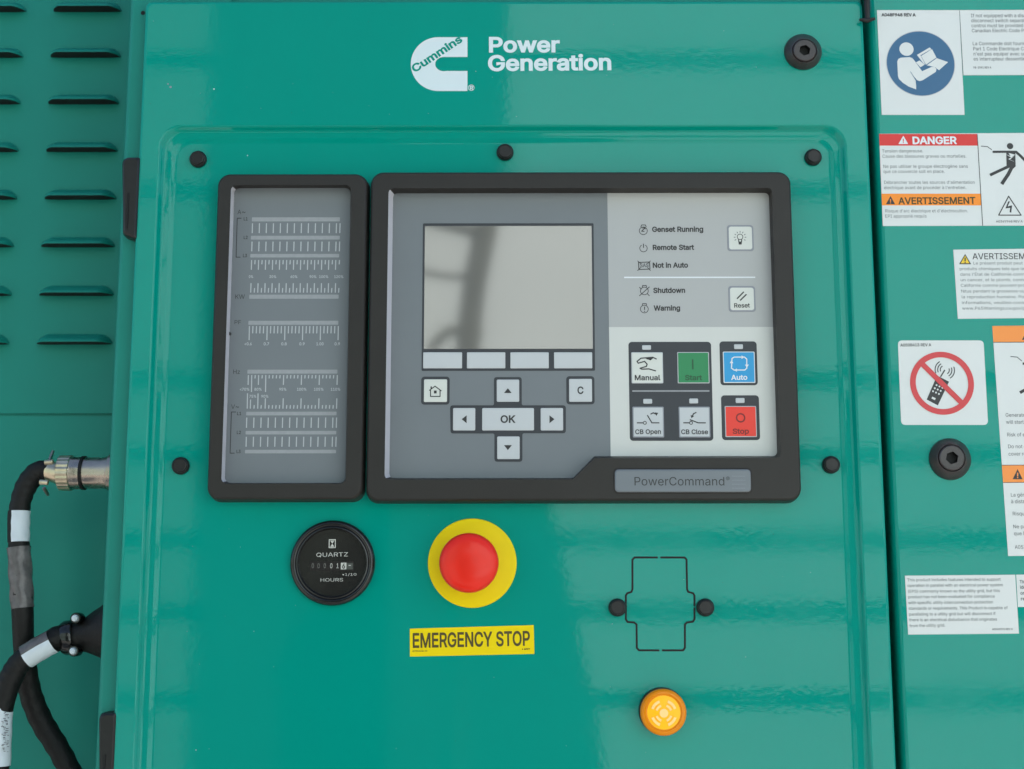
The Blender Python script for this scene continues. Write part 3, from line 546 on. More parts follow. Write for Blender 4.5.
# side wall, rounded corner, front strip
xs = [(prof[0][0], Y_LOUV)] + prof + [(dx0 + .06, ys)]
base = len(mb.v)
zlow = .45
for a, b in xs: mb.v += [(a, b, zlow), (a, b, zt2)]
for i in range(len(xs) - 1): mb.face([2 * i, 2 * i + 2, 2 * i + 3, 2 * i + 1], 'teal_dull', True)
mb.build('side_panel', frame, sharp=50)
mb = MB(); mb.box(dx0 + .0605, ys + .004, zlow, dx1 - .01, ys + .010, ztop - .03, 'teal_dull'); mb.build('back_sheet', frame)
mb = MB(); mb.box(X(199, 1, ys), ys + .0045, ztop - .004, X(862, 1, ys), ys + .03, ztop + .08, 'teal_dull'); mb.build('top_rail', frame)
mb = MB()
zc = P(144, 13, ys)[1]; mb.lathe(X(143, 13, ys), zc, [(.0016, ys - .0002), (0.0001, ys - .0002)], 'socket', n=16, cap=False); mb.build('drain_hole', frame)

# hinges
def hinge(x0, y0, x1, y1, label):
    t = thing('hinge', (X(x0, (y0 + y1) / 2, ys), ys, P(x0, y1, ys)[1]), label, 'hinge', 'black door hinges')
    q = R(x0, y0, x1 + 6, y1, ys - .012); mb = MB()
    l = lambda d: rpoly([(q[0] + .003 + d, q[1] + d), (q[2] - d, q[1] - .004 + d), (q[2] - d, q[3] - d), (q[0] + d, q[3] - d)], [.003, .001, .002, .007], 6)
    mb.loft([(l(0), ys), (l(0), ys - .008), (l(.0008), ys - .011), (l(.0022), ys - .012)], 'black'); mb.build('hinge_body', t, sharp=40)
    mb = MB(); xx = q[0] + (q[2] - q[0]) * .42
    mb.box(xx, ys - .0126, q[1] + .004, xx + .0012, ys - .0121, q[1] + (q[3] - q[1]) * .52, 'socket'); mb.build('hinge_groove', t)
    return t
hinge(119, 156, 133, 234, 'black plastic hinge on the upper left edge of the teal door')
hinge(95.5, 712, 109, 800, 'black plastic hinge at the bottom left edge of the teal door')


# ------------------------------------------------------------------ louvred wall far left
yl = Y_LOUV
lw = thing('louvred_side_wall', (X(50, 400, yl), yl, zlow), 'teal sheet metal wall with rows of stamped vent slots, left of the door', 'wall')
mb = MB()
xa, xb = X(-420, 400, yl), fx0 + .004
zs = P(50, 415, yl)[1]
mb.box(xa, yl, zs + .0012, xb, yl + .002, P(50, -120, yl)[1], 'teal_dull')
mb.build('upper_sheet', lw)
mb = MB(); mb.box(xa, yl - .0015, zlow, xb, yl + .002, zs - .0012, 'teal_dull'); mb.build('lower_sheet', lw)
mb = MB(); mb.box(xa, yl + .0018, zs - .002, xb, yl + .0022, zs + .002, 'teal_dull'); mb.build('seam', lw)
rows = [(9, 54, 122), (55, 51, 121), (102, 48.5, 119.5), (150, 46.5, 118), (198, 45, 116.5), (246, 41.5, 115), (295, 39.5, 114), (344, 37, 112.5)]
def louvre(xl, xr, zc):
    """stamped hood: lip stands out towards the viewer, open underneath"""
    mb = MB(); n = 28; hgt, dep = .0075, .0125; w = xr - xl; k0 = 'teal_dull'
    def tap(t): return min(1, (min(t, 1 - t) / .13)) ** .55 if min(t, 1 - t) > 0 else 0
    rowsN = 6; base = len(mb.v)
    for j in range(rowsN + 1):
        v = j / rowsN
        for i in range(n + 1):
            t = i / n; a = tap(t)
            z_ = zc + hgt * a * (1 - v) + .0006 * (1 - a); out = dep * a * math.sin(v * PI / 2) ** 1.3
            xx = xl + w * t
            mb.v.append((xx, yl - .0003 - out, z_ - .0006 * v))
    for j in range(rowsN):
        for i in range(n):
            b = base + j * (n + 1) + i; mb.face([b, b + 1, b + n + 2, b + n + 1], k0, True)
    # sheet thickness at the lip, and a black underside painted for the shade inside
    L0 = base + rowsN * (n + 1); b2 = len(mb.v)
    for i in range(n + 1):
        v = mb.v[L0 + i]; mb.v.append((v[0], v[1], v[2] - .0004)); mb.v.append((v[0], yl - .0004, v[2] - .0004))
    for i in range(n):
        mb.face([L0 + i, L0 + i + 1, b2 + 2 * i + 2, b2 + 2 * i], k0)
        mb.face([b2 + 2 * i, b2 + 2 * i + 2, b2 + 2 * i + 3, b2 + 2 * i + 1], 'socket')
    mb.build('louvre', lw, sharp=60, recalc=False)
for (py, a, b) in rows:
    zc = P(80, py - 3, yl - .010)[1]; xl, xr = X(a, py, yl), X(b, py, yl)
    louvre(xl, xr, zc); gap = X(a, py, yl) - X(a - 27.5, py, yl)
    louvre(xl - gap - (xr - xl), xl - gap, zc)

# ------------------------------------------------------------------ right-hand panel
yr = Y_RP
rx0 = X(888, 430, yr)
rp = thing('side_cover_panel', (rx0, yr, zlow), 'glossy teal metal panel right of the door, covered with warning stickers', 'panel')
mb = MB(); q = (rx0, zlow, X(1500, 430, yr), ztop + .12)
mb.loft([(rrect(*q, .002), .045), (rrect(*q, .002), yr + .006), (rrect(*inset(q, .0006), .002), yr + .0032), (rrect(*inset(q, .0019), .002), yr + .0012), (rrect(*inset(q, .004), .002), yr)], 'teal')
mb.build('cover_sheet', rp, sharp=50)
mb = MB(); q = R(881, -30, 888, 930, .020); mb.box(dx1 - .02, .024, zlow, rx0 + .01, .026, ztop + .1, 'socket'); mb.build('gap_shadow_strip', rp)
# pin hinge at the top of the gap
t = thing('hinge_pin', (X(867, 12, 0), 0, P(867, 22, 0)[1]), 'thin black pin with a cross bar at the top right corner of the door', 'pin')
mb = MB(); yy = -.003
mb.tube([P3(866.5, -14, yy), P3(867, 6, yy), P3(867.3, 19, yy)], [.0024, .0024, .0019], 'black', n=12); mb.build('pin_rod', t)
mb = MB(); mb.tube([P3(859.5, 19.6, yy - .001), P3(867, 20.6, yy - .001), P3(875, 18.6, yy - .001)], [.0009, .0019, .0009], 'black', n=10); mb.build('cross_bar', t)
tag(t, None)

# ------------------------------------------------------------------ bezels
def bezel(parent, ob, rad, inner_f, inner_b, yf, ym, yp):
    """ob: outer world rect; inner_f / inner_b: loops with equal vertex counts (lip at front, at membrane)"""
    mb = MB(); nn = 8
    lp = lambda d, r: rrect(*inset(ob, d), r, nn)
    mb.loft([(lp(-.0012, rad), yp + .0002), (lp(-.0006, rad), yf + .004), (lp(-.0003, rad), yf + .0018), (lp(.0003, rad), yf + .0006), (lp(.0012, rad - .001), yf)], 'bezel', cap=False)
    mb.fill([lp(.0012, rad - .001), inner_f], yf, 'bezel')
    mb.strip(inner_f, yf, inner_b, ym + .0004, 'bezel')
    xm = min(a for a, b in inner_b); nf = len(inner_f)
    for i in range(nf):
        if max(inner_b[i][0], inner_b[(i + 1) % nf][0]) < xm + .0012: mb.m[len(mb.m) - nf + i] = mb.mi('draft')  # left inner walls painted paler, as if catching light from the right
    return mb.build('bezel', parent, sharp=30)

# ---- bar graph meter module
q = R(212.8, 174, 364.2, 499, Y_BEZ)
meter = thing('bar_graph_meter', ((q[0] + q[2]) / 2, Y_PLATE, q[1]), 'narrow black-framed grey bar graph display left of the main control screen', 'meter')
fi = R(226.2, 185, 348.5, 483.8, Y_BEZ); bi = R(229.6, 188, 348.0, 482.8, Y_MEM)
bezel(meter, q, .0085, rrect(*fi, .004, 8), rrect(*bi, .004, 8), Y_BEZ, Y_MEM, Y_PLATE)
y = Y_MEM; mb = MB()
bi2 = (bi[0] - .001, bi[1] - .001, bi[2] + .001, bi[3] + .001)
mb.fill([rrect(*bi2, .003)], y, 'mem')
z1 = lambda a, b: (210 + a / 6.827, 205 + b / 6.827)
z2 = lambda a, b: (210 + a / 6.827, 295 + b / 6.827)
z3 = lambda a, b: (210 + a / 6.827, 360 + b / 6.827)
y1 = y - e
def bar(zf, a, b, c, d): 
    p0, p1 = zf(a, b), zf(c, d); mb.prect(p0[0], p0[1], p1[0], p1[1], y1, 'bar', r=.6)
def ticks(zf, xs, t0, t1, w=7):
    for xx in xs: p = zf(xx, t0), zf(xx - 2, t1); mb.pline([p[0], p[1]], w / 6.827, y1, 'tick')
bar(z1, 286, 84, 887, 112); bar(z1, 279, 210, 886, 236); bar(z1, 275, 334, 882, 358); bar(z1, 268, 612, 878, 640)
xs = [290 + 47.8 * i for i in range(13)] + [888]
ticks(z1, xs, 125, 192); ticks(z1, [a - 3 for a in xs], 250, 316)
ticks(z1, [284 + 47.9 * i for i in range(13)], 376, 442); ticks(z1, [308 + 48 * i for i in range(13)], 376, 405)
ticks(z1, [280 + 48.1 * i for i in range(13)], 534, 598); ticks(z1, [304 + 48 * i for i in range(13)], 567, 598)
bar(z2, 262, 176, 876, 203); ticks(z2, [269 + 121.4 * i for i in range(6)], 212, 308); ticks(z2, [269 + 24.3 * i for i in range(25) if i % 5], 212, 262)
bar(z3, 255, 66, 870, 93)
ticks(z3, [262, 332], 103, 170); ticks(z3, [285, 381], 103, 218); ticks(z3, [309, 357] , 103, 126)
ticks(z3, [503, 625, 747, 869], 103, 170); ticks(z3, [381 + 24.4 * i for i in range(1, 20) if i % 5], 103, 126)
ticks(z3, [256, 328], 228, 332); ticks(z3, [277], 270, 332); ticks(z3, [378, 500, 622, 744, 866], 262, 332)
ticks(z3, [302, 350] + [378 + 24.4 * i for i in range(1, 20) if i % 5], 308, 332)
bar(z3, 247, 353, 864, 378); bar(z3, 243, 484, 862, 508); bar(z3, 239, 613, 860, 637)
xs = [251 + 49 * i for i in range(13)] + [864]
ticks(z3, xs, 393, 463); ticks(z3, [a - 3 for a in xs], 524, 592)
def T(zf, s, a, b, c, cap, k='ink', bold=0): p0, p1 = zf(a, c), zf(b, c); mb.text(s, p0[0], p0[1], p1[0], p1[1], cap, y1, k, bold)
T(z1, 'A', 188, 213, 62, 4.3); T(z1, '~', 216, 244, 66, 6); T(z1, 'KW', 170, 237, 640, 4.3); T(z2, 'PF', 165, 213, 199, 4); T(z3, 'Hz', 156, 206, 95, 4.4); T(z3, 'V', 144, 170, 333, 4.3); T(z3, '~', 173, 200, 337, 6)
for s, b in (('L1', 105), ('L2', 232), ('L3', 356)): T(z1, s, 229 - (b > 300) * 5, 258 - (b > 300) * 5, b, 2.8, 'ink', 10)
for s, b in (('L1', 376), ('L2', 505), ('L3', 635)): T(z3, s, 190 - b // 60, 220 - b // 60, b, 2.8, 'ink', 10)
mb.pline([z1(215, 90), z1(186, 90), z1(178, 356), z1(208, 356)], .8, y1, 'ink'); mb.pline([z3(178, 355), z3(146, 355), z3(137, 636), z3(168, 636)], .8, y1, 'ink')
for s, x in (('0%', 281), ('30%', 430), ('60%', 574), ('90%', 704), ('100%', 777), ('120%', 880)):
    w = 11 * len(s) if len(s) > 2 else 20
    T(z1, s, x - w * .72 - 2, x + w * .72, 498, 2.3, 'tick', 4)
for s, x in (('<0.6', 260), ('0.7', 385), ('0.8', 505), ('0.9', 628), ('1.00', 750), ('0.9', 869)): w = 6.5 * len(s); T(z2, s, x - w, x + w, 343, 2.5, 'tick', 4)
for s, x, b in (('<70%', 236, 209), ('80%', 328, 209), ('95%', 497, 209), ('100%', 626, 209), ('105%', 742, 209), ('110%', 857, 209), ('75%', 292, 257), ('90%', 374, 257)): w = 8.5 * len(s); T(z3, s, x - w, x + w, b, 2.4, 'tick', 4)
mb.build('display_face', meter, recalc=False)
mb = MB(); c = P(*z2(133, 265), y1); mb.lathe(c[0], c[1], [(.0013, Y_MEM), (.0011, Y_MEM - .0012), (.0006, Y_MEM - .0015)], 'black', n=20); mb.build('latch_pip', meter)

# ---- main control panel
q = R(369, 172, 795.8, 500.2, Y_BEZ)
hmi = thing('control_panel', ((q[0] + q[2]) / 2, Y_PLATE, q[1]), 'wide black-framed operator control panel with a blank screen, keypad and coloured start and stop keys', 'control panel')
def inner(l, t, r, bR, bL, xA, xB, y, rad):
    a = lambda x_, y_: P(x_, y_, y)
    xl = a(l, (t + bL) / 2)[0]; xr = a(r, (t + bR) / 2)[0]; zt = a(580, t)[1]; zr = a(680, bR)[1]; zl = a(480, bL)[1]
    xa_, xb_ = a(xA, bL)[0], a(xB, bR)[0]
    return rpoly([(xl, zl), (xa_, zl), (xb_, zr), (xr, zr), (xr, zt), (xl, zt)], [rad, .002, .002, rad, rad, rad], 6)
fi = inner(386.6, 188, 776.5, 458, 479.5, 573, 595, Y_BEZ, .004)
bi = inner(391.4, 193.2, 773, 456, 478, 573.2, 594.5, Y_MEM, .0035)
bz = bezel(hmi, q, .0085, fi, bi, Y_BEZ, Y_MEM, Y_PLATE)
# name badge
y = Y_BEZ; q = R(614.8, 469.5, 750.6, 492.2, y); mb = MB()
mb.loft([(rrect(*inset(q, -.0008), .003), y - .0002), (rrect(*inset(q, -.0003), .003), y - .0008), (rrect(*q, .0026), y - .0008)], 'bezel', cap=False)
mb.loft([(rrect(*q, .0026), y - .0008), (rrect(*inset(q, .0008), .002), y - .0014)], 'decal')
y2 = y - .0014 - e; zz = lambda a, b: (600 + a / 4.395, 330 + b / 4.395)
mb.text('PowerCommand', *zz(149, 683), *zz(550, 683), 8.4, y2, 'ink'); 
mb.pdisc(*zz(562, 652), 1.8, y2, 'ink', r_in=1.4, n=20); mb.text('R', *zz(559, 656), *zz(566, 656), 1.7, y2, 'ink')
for k in range(7): mb.prect(732, 476 + k * 2.0, 745.5, 476.3 + k * 2.0, y2 + e * .5, 'keyedge') if k % 2 == 0 else None
mb.build('name_badge', bz, recalc=False)
# membrane with its printed fields
y = Y_MEM; y1 = y - e; y2 = y - 2 * e; y3 = y - 3 * e
mb = MB()
grow = inner(389, 191, 775.5, 458, 480, 573.2, 594.5, Y_MEM + .0002, .0035)
mb.fill([grow], y, 'mem')
a = lambda x_, y_: P(x_, y_, y1)
xl, xr = a(609, 325)[0], a(776, 325)[0]; zt, zm, zb = a(700, 191)[1], a(700, 327)[1], a(700, 457.5)[1]
mb.fill([[(xl, zm), (xr, zm), (xr, zt), (xl, zt)]], y1, 'memlight'); mb.fill([[(xl, zb), (xr, zb), (xr, zm), (xl, zm)]], y1, 'memwhite')
zz = lambda a, b: (600 + a / 4.805, 180 + b / 4.805)
mb.prect(*zz(116, 464.5), *zz(746, 471), y2, 'white')
for s, x0, x1, b in (('Genset Running', 251, 497, 248.5), ('Remote Start', 253, 451, 335.5), ('Not in Auto', 253, 423, 421), ('Shutdown', 257, 410, 542), ('Warning', 260, 386, 627)):
    mb.text(s, *zz(x0, b), *zz(x1, b - 1), 4.8, y2, 'ink', bold=30)
# indicator icons
c = zz(208, 244); mb.pdisc(*c, 4.4, y2, 'ink', r_in=3.7); mb.pline([zz(196, 226), zz(200, 216), zz(218, 216), zz(222, 226)], .8, y2, 'ink'); mb.pline([zz(216, 230), zz(200, 246), zz(214, 247)], .9, y2, 'ink'); mb.pline([zz(201, 231), zz(217, 229), zz(217, 237)], .8, y2, 'ink')
c = zz(209, 328); mb.pdisc(*c, 4.1, y2, 'ink', r_in=3.4, a0=118, a1=422); mb.pline([zz(209, 306), zz(209, 326)], .9, y2, 'ink')
mb.pline([zz(185, 396), zz(238, 394), zz(240, 428), zz(187, 430)], .9, y2, 'ink', closed=True)
mb.pline([zz(180, 388), zz(196, 402)], .7, y2, 'ink'); mb.pline([zz(228, 420), zz(243, 436)], .7, y2, 'ink'); mb.pline([zz(243, 388), zz(228, 402)], .7, y2, 'ink'); mb.pline([zz(196, 420), zz(180, 436)], .7, y2, 'ink')
mb.text('SAS', *zz(193, 419), *zz(234, 418), 3.3, y2, 'inksoft', bold=16)
for k_, cy in ((0, 533), (1, 620)):
    c = zz(213, cy); mb.pdisc(*c, 4.3, y2, 'ink', r_in=3.6); mb.pline([zz(203, cy - 18), zz(205, cy - 26), zz(222, cy - 26), zz(224, cy - 18)], .8, y2, 'ink')
c = 533; mb.pline([zz(189, c + 24), zz(238, c - 20)], .8, y2, 'ink'); mb.pline([zz(189, c - 18), zz(200, c - 8)], .8, y2, 'ink'); mb.pline([zz(228, c + 14), zz(238, c + 24)], .8, y2, 'ink')
mb.pline([zz(214, 608), zz(214, 624)], .9, y2, 'ink'); mb.pdisc(*zz(214, 631), .6, y2, 'ink', n=8)
# dark key fields
zk = lambda a, b: (600 + a / 4.395, 330 + b / 4.395)
mb.prect(*zk(128, 52), *zk(493, 487), y2, 'dark', r=3.5); mb.prect(*zk(527, 50), *zk(691, 243), y2, 'dark', r=3.5); mb.prect(*zk(534, 287), *zk(701, 484), y2, 'dark', r=3.5)
mb.prect(*zk(142, 265), *zk(481, 271), y3, 'bar')
zn = lambda a, b: (380 + a / 4.396, 330 + b / 4.396)
mb.prect(*zn(181, 205), *zn(306, 328), y2, 'dark', r=3.2); mb.prect(*zn(819, 203), *zn(943, 327), y2, 'dark', r=3.2)
cross = [(501, 207), (623, 207), (623, 331), (817, 331), (817, 454), (626, 454), (626, 579), (503, 579), (503, 455), (310, 455), (308, 331), (501, 331)]
mb.fill([rpoly([P(*zn(*c), y2) for c in cross], [u * 3, u * 3, u * 2, u * 3, u * 3, u * 2, u * 3, u * 3, u * 2, u * 3, u * 3, u * 2])], y2, 'dark')
# screen surround, open where the screen sits
sur = R(422.3, 223.3, 594.3, 370.8, y2)
mb.fill([rrect(*sur, .0008)], y2, 'dark')
mb.build('membrane', hmi, recalc=False)
mb = MB(); q = R(424.4, 226, 592.2, 348.8, y3); mb.loft([(rrect(*inset(q, -.0001), .0003, 3), y2), (rrect(*q, .0003, 3), y3 - .00005)], 'screen', smooth=False); mb.build('screen', hmi)
def key(name, x0, y0, x1, y1_, k, edge=None, r=1.2, draw=None, rise=.00035):
    q = R(x0, y0, x1, y1_, Y_MEM); mb = MB(); ya = Y_MEM - .00015
    if edge:
        w = (.0012 if k == 'keywarm' else .0008) if edge == 'keyedge' else .0006
        mb.loft([(rrect(*q, r * u), ya), (rrect(*inset(q, .0001), r * u), ya - rise * .6), (rrect(*inset(q, w), r * u * .8), ya - rise)], edge, cap=False, smooth=False)
        qq = inset(q, w)
    else:
        mb.loft([(rrect(*q, r * u), ya), (rrect(*inset(q, .0001), r * u), ya - rise * .5), (rrect(*inset(q, .0007), r * u * .7), ya - rise)], k, cap=False, smooth=True); qq = inset(q, .0007)
    mb.fill([rrect(*qq, r * u * (.8 if edge else .7))], ya - rise, k)
    if draw: draw(mb, ya - rise - e)
    return mb.build(name, hmi, recalc=False)
for a_, b_ in ((189.5, 361), (382, 551), (573, 742), (765, 933)): key('soft_key', *zn(a_, 98), *zn(b_, 169), 'key', r=.8)
def d_home(m, y):
    m.pline([zn(216, 266), zn(242, 247), zn(270, 268)], 1.04, y, 'ink'); m.pline([zn(222, 263), zn(222, 292), zn(264, 292), zn(264, 263)], 1.04, y, 'ink'); m.prect(*zn(237, 266), *zn(249, 279), y, 'ink'); m.prect(*zn(222, 248), *zn(228, 258), y, 'ink')
key('home_key', *zn(193, 217), *zn(295, 317), 'keywarm', draw=d_home)
key('clear_key', *zn(831, 215), *zn(932, 316), 'key', draw=lambda m, y: m.text('C', *zn(868, 280), *zn(895, 280), 6.9, y, 'ink', bold=22))
tri = lambda pts: (lambda m, y: m.ppoly([zn(*p) for p in pts], y, 'ink'))
key('arrow_key', *zn(513, 218), *zn(612, 316), 'key', draw=tri([(545, 277), (579, 277), (562, 256)]))
key('arrow_key', *zn(321, 343), *zn(419, 442), 'key', draw=tri([(359, 392), (381, 375), (381, 410)]))
key('arrow_key', *zn(706, 343), *zn(805, 442), 'key', draw=tri([(767, 392), (745, 375), (745, 410)]))
key('arrow_key', *zn(515, 468), *zn(614, 568), 'key', draw=tri([(545, 506), (580, 506), (562, 528)]))
key('ok_key', *zn(449, 343), *zn(677, 442), 'key', draw=lambda m, y: m.text('OK', *zn(530, 407), *zn(594, 407), 7, y, 'ink', bold=24))
def d_lamp(m, y):
    c = zz(673, 273); m.pdisc(*c, 3.2, y, 'ink', r_in=2.5); m.pline([zz(666, 285), zz(667, 298), zz(680, 298), zz(681, 285)], 1.04, y, 'ink'); m.prect(*zz(666, 298), *zz(681, 310), y, 'ink', r=.6)
    for k in range(9):
        t = math.radians(-30 + 30 * k); m.pline([zz(673 + 22 * math.cos(t), 275 - 22 * math.sin(t)), zz(673 + 30 * math.cos(t), 275 - 30 * math.sin(t))], 0.72, y, 'inksoft')
key('lamp_test_key', *zz(611, 217), *zz(738, 342), 'keywarm', 'keyedge', 3, d_lamp)
def d_reset(m, y):
    m.pline([zz(658, 571), zz(691, 537)], 1.30, y, 'ink'); m.pline([zz(673, 579), zz(704, 549)], 1.30, y, 'ink'); m.text('Reset', *zz(644, 613), *zz(720, 612), 4.2, y, 'ink', bold=18)
key('reset_key', *zz(617, 510), *zz(747, 634), 'keywarm', 'keyedge', 3, d_reset)
def d_man(m, y):
    L = [(249, 128), (232, 120), (205, 122), (180, 124), (163, 138), (168, 146), (178, 143), (196, 138), (207, 150), (204, 160), (176, 168), (184, 172), (215, 171), (246, 180)]
    m.pline([zk(*p) for p in L], 1.23, y, 'ink'); m.pline([zk(198, 122), zk(222, 131), zk(232, 122)], 1.17, y, 'ink'); m.pline([zk(206, 126), zk(226, 126)], 1.56, y, 'ink')
    m.text('Manual', *zk(152, 220), *zk(264, 220), 4.9, y, 'ink', bold=22)
key('manual_key', *zk(138, 98), *zk(277, 235), 'keywarm', 'key', 1.0, d_man)
key('start_key', *zk(340, 97), *zk(480, 235), 'green', 'tick', 1.0, lambda m, y: (m.prect(*zk(404, 129), *zk(411, 173), y, 'inkgreen'), m.text('Start', *zk(374, 220), *zk(448, 220), 4.9, y, 'inkgreen', bold=22)))
def d_auto(m, y):
    m.pline([zk(580, 125), zk(590, 119), zk(635, 119), zk(645, 128), zk(645, 168), zk(636, 176), zk(590, 176), zk(578, 168)], 1.1, y, 'white', closed=True)
    for p in ([(622, 112), (636, 119), (622, 127)], [(637, 152), (654, 152), (645, 166)], [(602, 169), (602, 183), (588, 176)], [(570, 146), (586, 146), (578, 132)]): m.ppoly([zk(*q) for q in p], y - e * .5, 'white')
    m.text('Auto', *zk(578, 219), *zk(648, 218), 4.8, y, 'white', bold=20)
key('auto_key', *zk(541, 95), *zk(681, 233), 'blue', 'white', 1.0, d_auto)
def d_open(m, y):
    m.pline([zk(162, 408), zk(190, 408)], 1.17, y, 'ink'); m.pdisc(*zk(197, 408), 1.9, y, 'ink', r_in=1.1); m.pline([zk(208, 374), zk(228, 408), zk(261, 408)], 1.17, y, 'ink')
    m.pline([zk(222, 370), zk(234, 364), zk(246, 370)], 1.17, y, 'ink'); m.ppoly([zk(240, 362), zk(256, 364), zk(248, 378)], y, 'ink')
    m.text('CB Open', *zk(155, 457), *zk(269, 456), 4.4, y, 'ink', bold=20)
key('breaker_open_key', *zk(143, 337), *zk(281, 473), 'key', 'keyedge', 1.0, d_open)
def d_close(m, y):
    m.pline([zk(366, 408), zk(394, 408)], 1.17, y, 'ink'); m.pdisc(*zk(400, 408), 1.9, y, 'ink', r_in=1.1); m.pline([zk(395, 394), zk(432, 408), zk(465, 408)], 1.17, y, 'ink')
    m.pline([zk(424, 362), zk(411, 368), zk(406, 378)], 1.17, y, 'ink'); m.ppoly([zk(398, 374), zk(414, 378), zk(402, 388)], y, 'ink')
    m.text('CB Close', *zk(357, 457), *zk(475, 457), 4.4, y, 'ink', bold=20)
key('breaker_close_key', *zk(346, 337), *zk(484, 473), 'key', 'keyedge', 1.0, d_close)
key('stop_key', *zk(549, 334), *zk(688, 471), 'red', 'tick', 1.0, lambda m, y: (m.pdisc(*zk(618, 386), 4.7, y, 'inkred', r_in=3.4), m.text('Stop', *zk(584, 456), *zk(655, 455), 4.9, y, 'inkred', bold=22)))
for a_, b_, c_, d_ in ((185, 67, 224, 87), (589, 63, 628, 84), (190, 303, 229, 324), (392, 301, 431, 323), (596, 299, 635, 321)):
    q = R(*zk(a_, b_), *zk(c_, d_), Y_MEM); mb = MB(); mb.loft([(rrect(*q, .0007), y2), (rrect(*inset(q, .0003), .0006), y2 - .0003)], 'key'); mb.build('indicator_light', hmi)

# ------------------------------------------------------------------ black push fasteners around the panels
def fastener(px, py, label, yb=Y_PLATE):
    x, zc = P(px + .6, py + .5, yb - .003); t = thing('panel_fastener', (x, yb, zc), label, 'fastener', 'small black panel fasteners')
    mb = MB(); mb.lathe(x, zc, [(.0060, yb), (.0060, yb - .0022), (.0056, yb - .0031), (.0050, yb - .0035)], 'black', n=40); mb.build('flange', t, sharp=40)
    mb = MB(); n_ = 12; rot = random.random()
    hx = lambda r: [(x + r * (1 + .02 * math.cos(6 * (2 * PI * i / 36))) * math.cos(2 * PI * i / 36 + rot), zc + r * (1 + .02 * math.cos(6 * (2 * PI * i / 36))) * math.sin(2 * PI * i / 36 + rot)) for i in range(36)]
    mb.loft([(hx(.0051), yb - .0034), (hx(.0051), yb - .0046), (hx(.0048), yb - .0051), (hx(.0043), yb - .0053)], 'black', cap=False)
    mb.loft([(hx(.0043), yb - .0053), (hx(.0040), yb - .0049)], 'black'); mb.build('cap_head', t, sharp=30)
    return t
for px, py, l in ((197, 158, 'small black fastener above the top left corner of the bar graph meter'), (504.5, 151, 'small black fastener centred above the wide control panel'),
                  (813, 156, 'small black fastener beside the top right corner of the wide control panel'), (179.5, 465, 'small black fastener left of the bar graph meter near its bottom'),
                  (831, 464, 'small black fastener right of the control panel near its name badge'), (617, 607, 'small black fastener on the left side of the punched knockout outline'),
                  (705, 607, 'small black fastener on the right side of the punched knockout outline')): fastener(px, py, l)

# ------------------------------------------------------------------ large socket screws
def screw(px, py, rpx, yb, label, cx, cy):
    x, zc = P(px, py, yb); r = rpx * UN(yb); t = thing('socket_screw', (x, yb, zc), label, 'screw', 'large black socket screws')
    ri = r * .66; mb = MB()
    x2, z2_ = P(cx, cy, yb - .007)
    n = 56; base = 0
    def ring(rad, y, f): return [(x + (x2 - x) * f + rad * math.cos(2 * PI * i / n), zc + (z2_ - zc) * f + rad * math.sin(2 * PI * i / n)) for i in range(n)], y
    mb.loft([ring(r, yb, 0), ring(r * .99, yb - .0015, .1), ring(r * .95, yb - .0026, .2), ring(ri * 1.06, yb - .0068, .92), ring(ri, yb - .0074, 1), ring(ri * .95, yb - .0070, 1), ring(ri * .93, yb - .0058, 1)], 'screwblk', cap=False)
    mb.build('washer', t, sharp=25)
    mb = MB(); hr = r * .31
    hx = [(x2 + hr * math.cos(PI / 3 * i + .3), z2_ + hr * math.sin(PI / 3 * i + .3)) for i in range(6)]
    lo = lambda rad: [(x2 + rad * math.cos(2 * PI * i / n), z2_ + rad * math.sin(2 * PI * i / n)) for i in range(n)]
    mb.loft([(lo(ri * .92), yb - .0055), (lo(ri * .91), yb - .0076), (lo(ri * .84), yb - .0082)], 'screwblk', cap=False)
    mb.fill([lo(ri * .84), hx], yb - .0082, 'screwblk'); mb.loft([(hx, yb - .0082), (hx, yb - .0040)], 'socket', smooth=False)
    mb.build('screw_head', t, sharp=30)
screw(802.8, 52.2, 19.6, Y_DOOR, 'large black socket screw in the top right corner of the door', 804.5, 50.8)
screw(949.8, 459.2, 20.8, Y_RP, 'large black socket screw on the right panel below the crossed-out phone sticker', 951.6, 458)

# ------------------------------------------------------------------ hour meter
x, zc = P(332.6, 562.8, Y_PLATE - .002); R0 = 41.6 * UN(Y_PLATE)
t = thing('hour_meter', (x, Y_PLATE, zc), 'round black quartz hour meter gauge left of the red stop button', 'gauge')
mb = MB(); yb = Y_PLATE
mb.lathe(x, zc, [(R0, yb), (R0, yb - .002), (R0 * .985, yb - .0038), (R0 * .95, yb - .005), (R0 * .90, yb - .0054), (R0 * .87, yb - .0050), (R0 * .855, yb - .0044), (R0 * .84, yb - .0050), (R0 * .81, yb - .0050), (R0 * .79, yb - .0040), (R0 * .775, yb - .0022)], 'blackgloss', n=96, cap=False)
mb.build('gauge_bezel', t, sharp=60)
mb = MB(); yf = yb - .0024; n = 72
mb.fill([[(x + R0 * .778 * math.cos(2 * PI * i / n), zc + R0 * .778 * math.sin(2 * PI * i / n)) for i in range(n)]], yf, 'gaugeface')
zg = lambda a, b: (285 + a / 8.095, 515 + b / 8.095); y1 = yf - e; y2 = yf - 2 * e
mb.prect(*zg(205, 376), *zg(556, 452), y1, 'gaugewin', r=.5)
mb.text('QUARTZ', *zg(252, 339), *zg(512, 334), 4.0, y1, 'gaugewhite', bold=0)
mb.text('HOURS', *zg(284, 539), *zg(472, 537), 2.9, y1, 'gaugewhite', bold=-10)
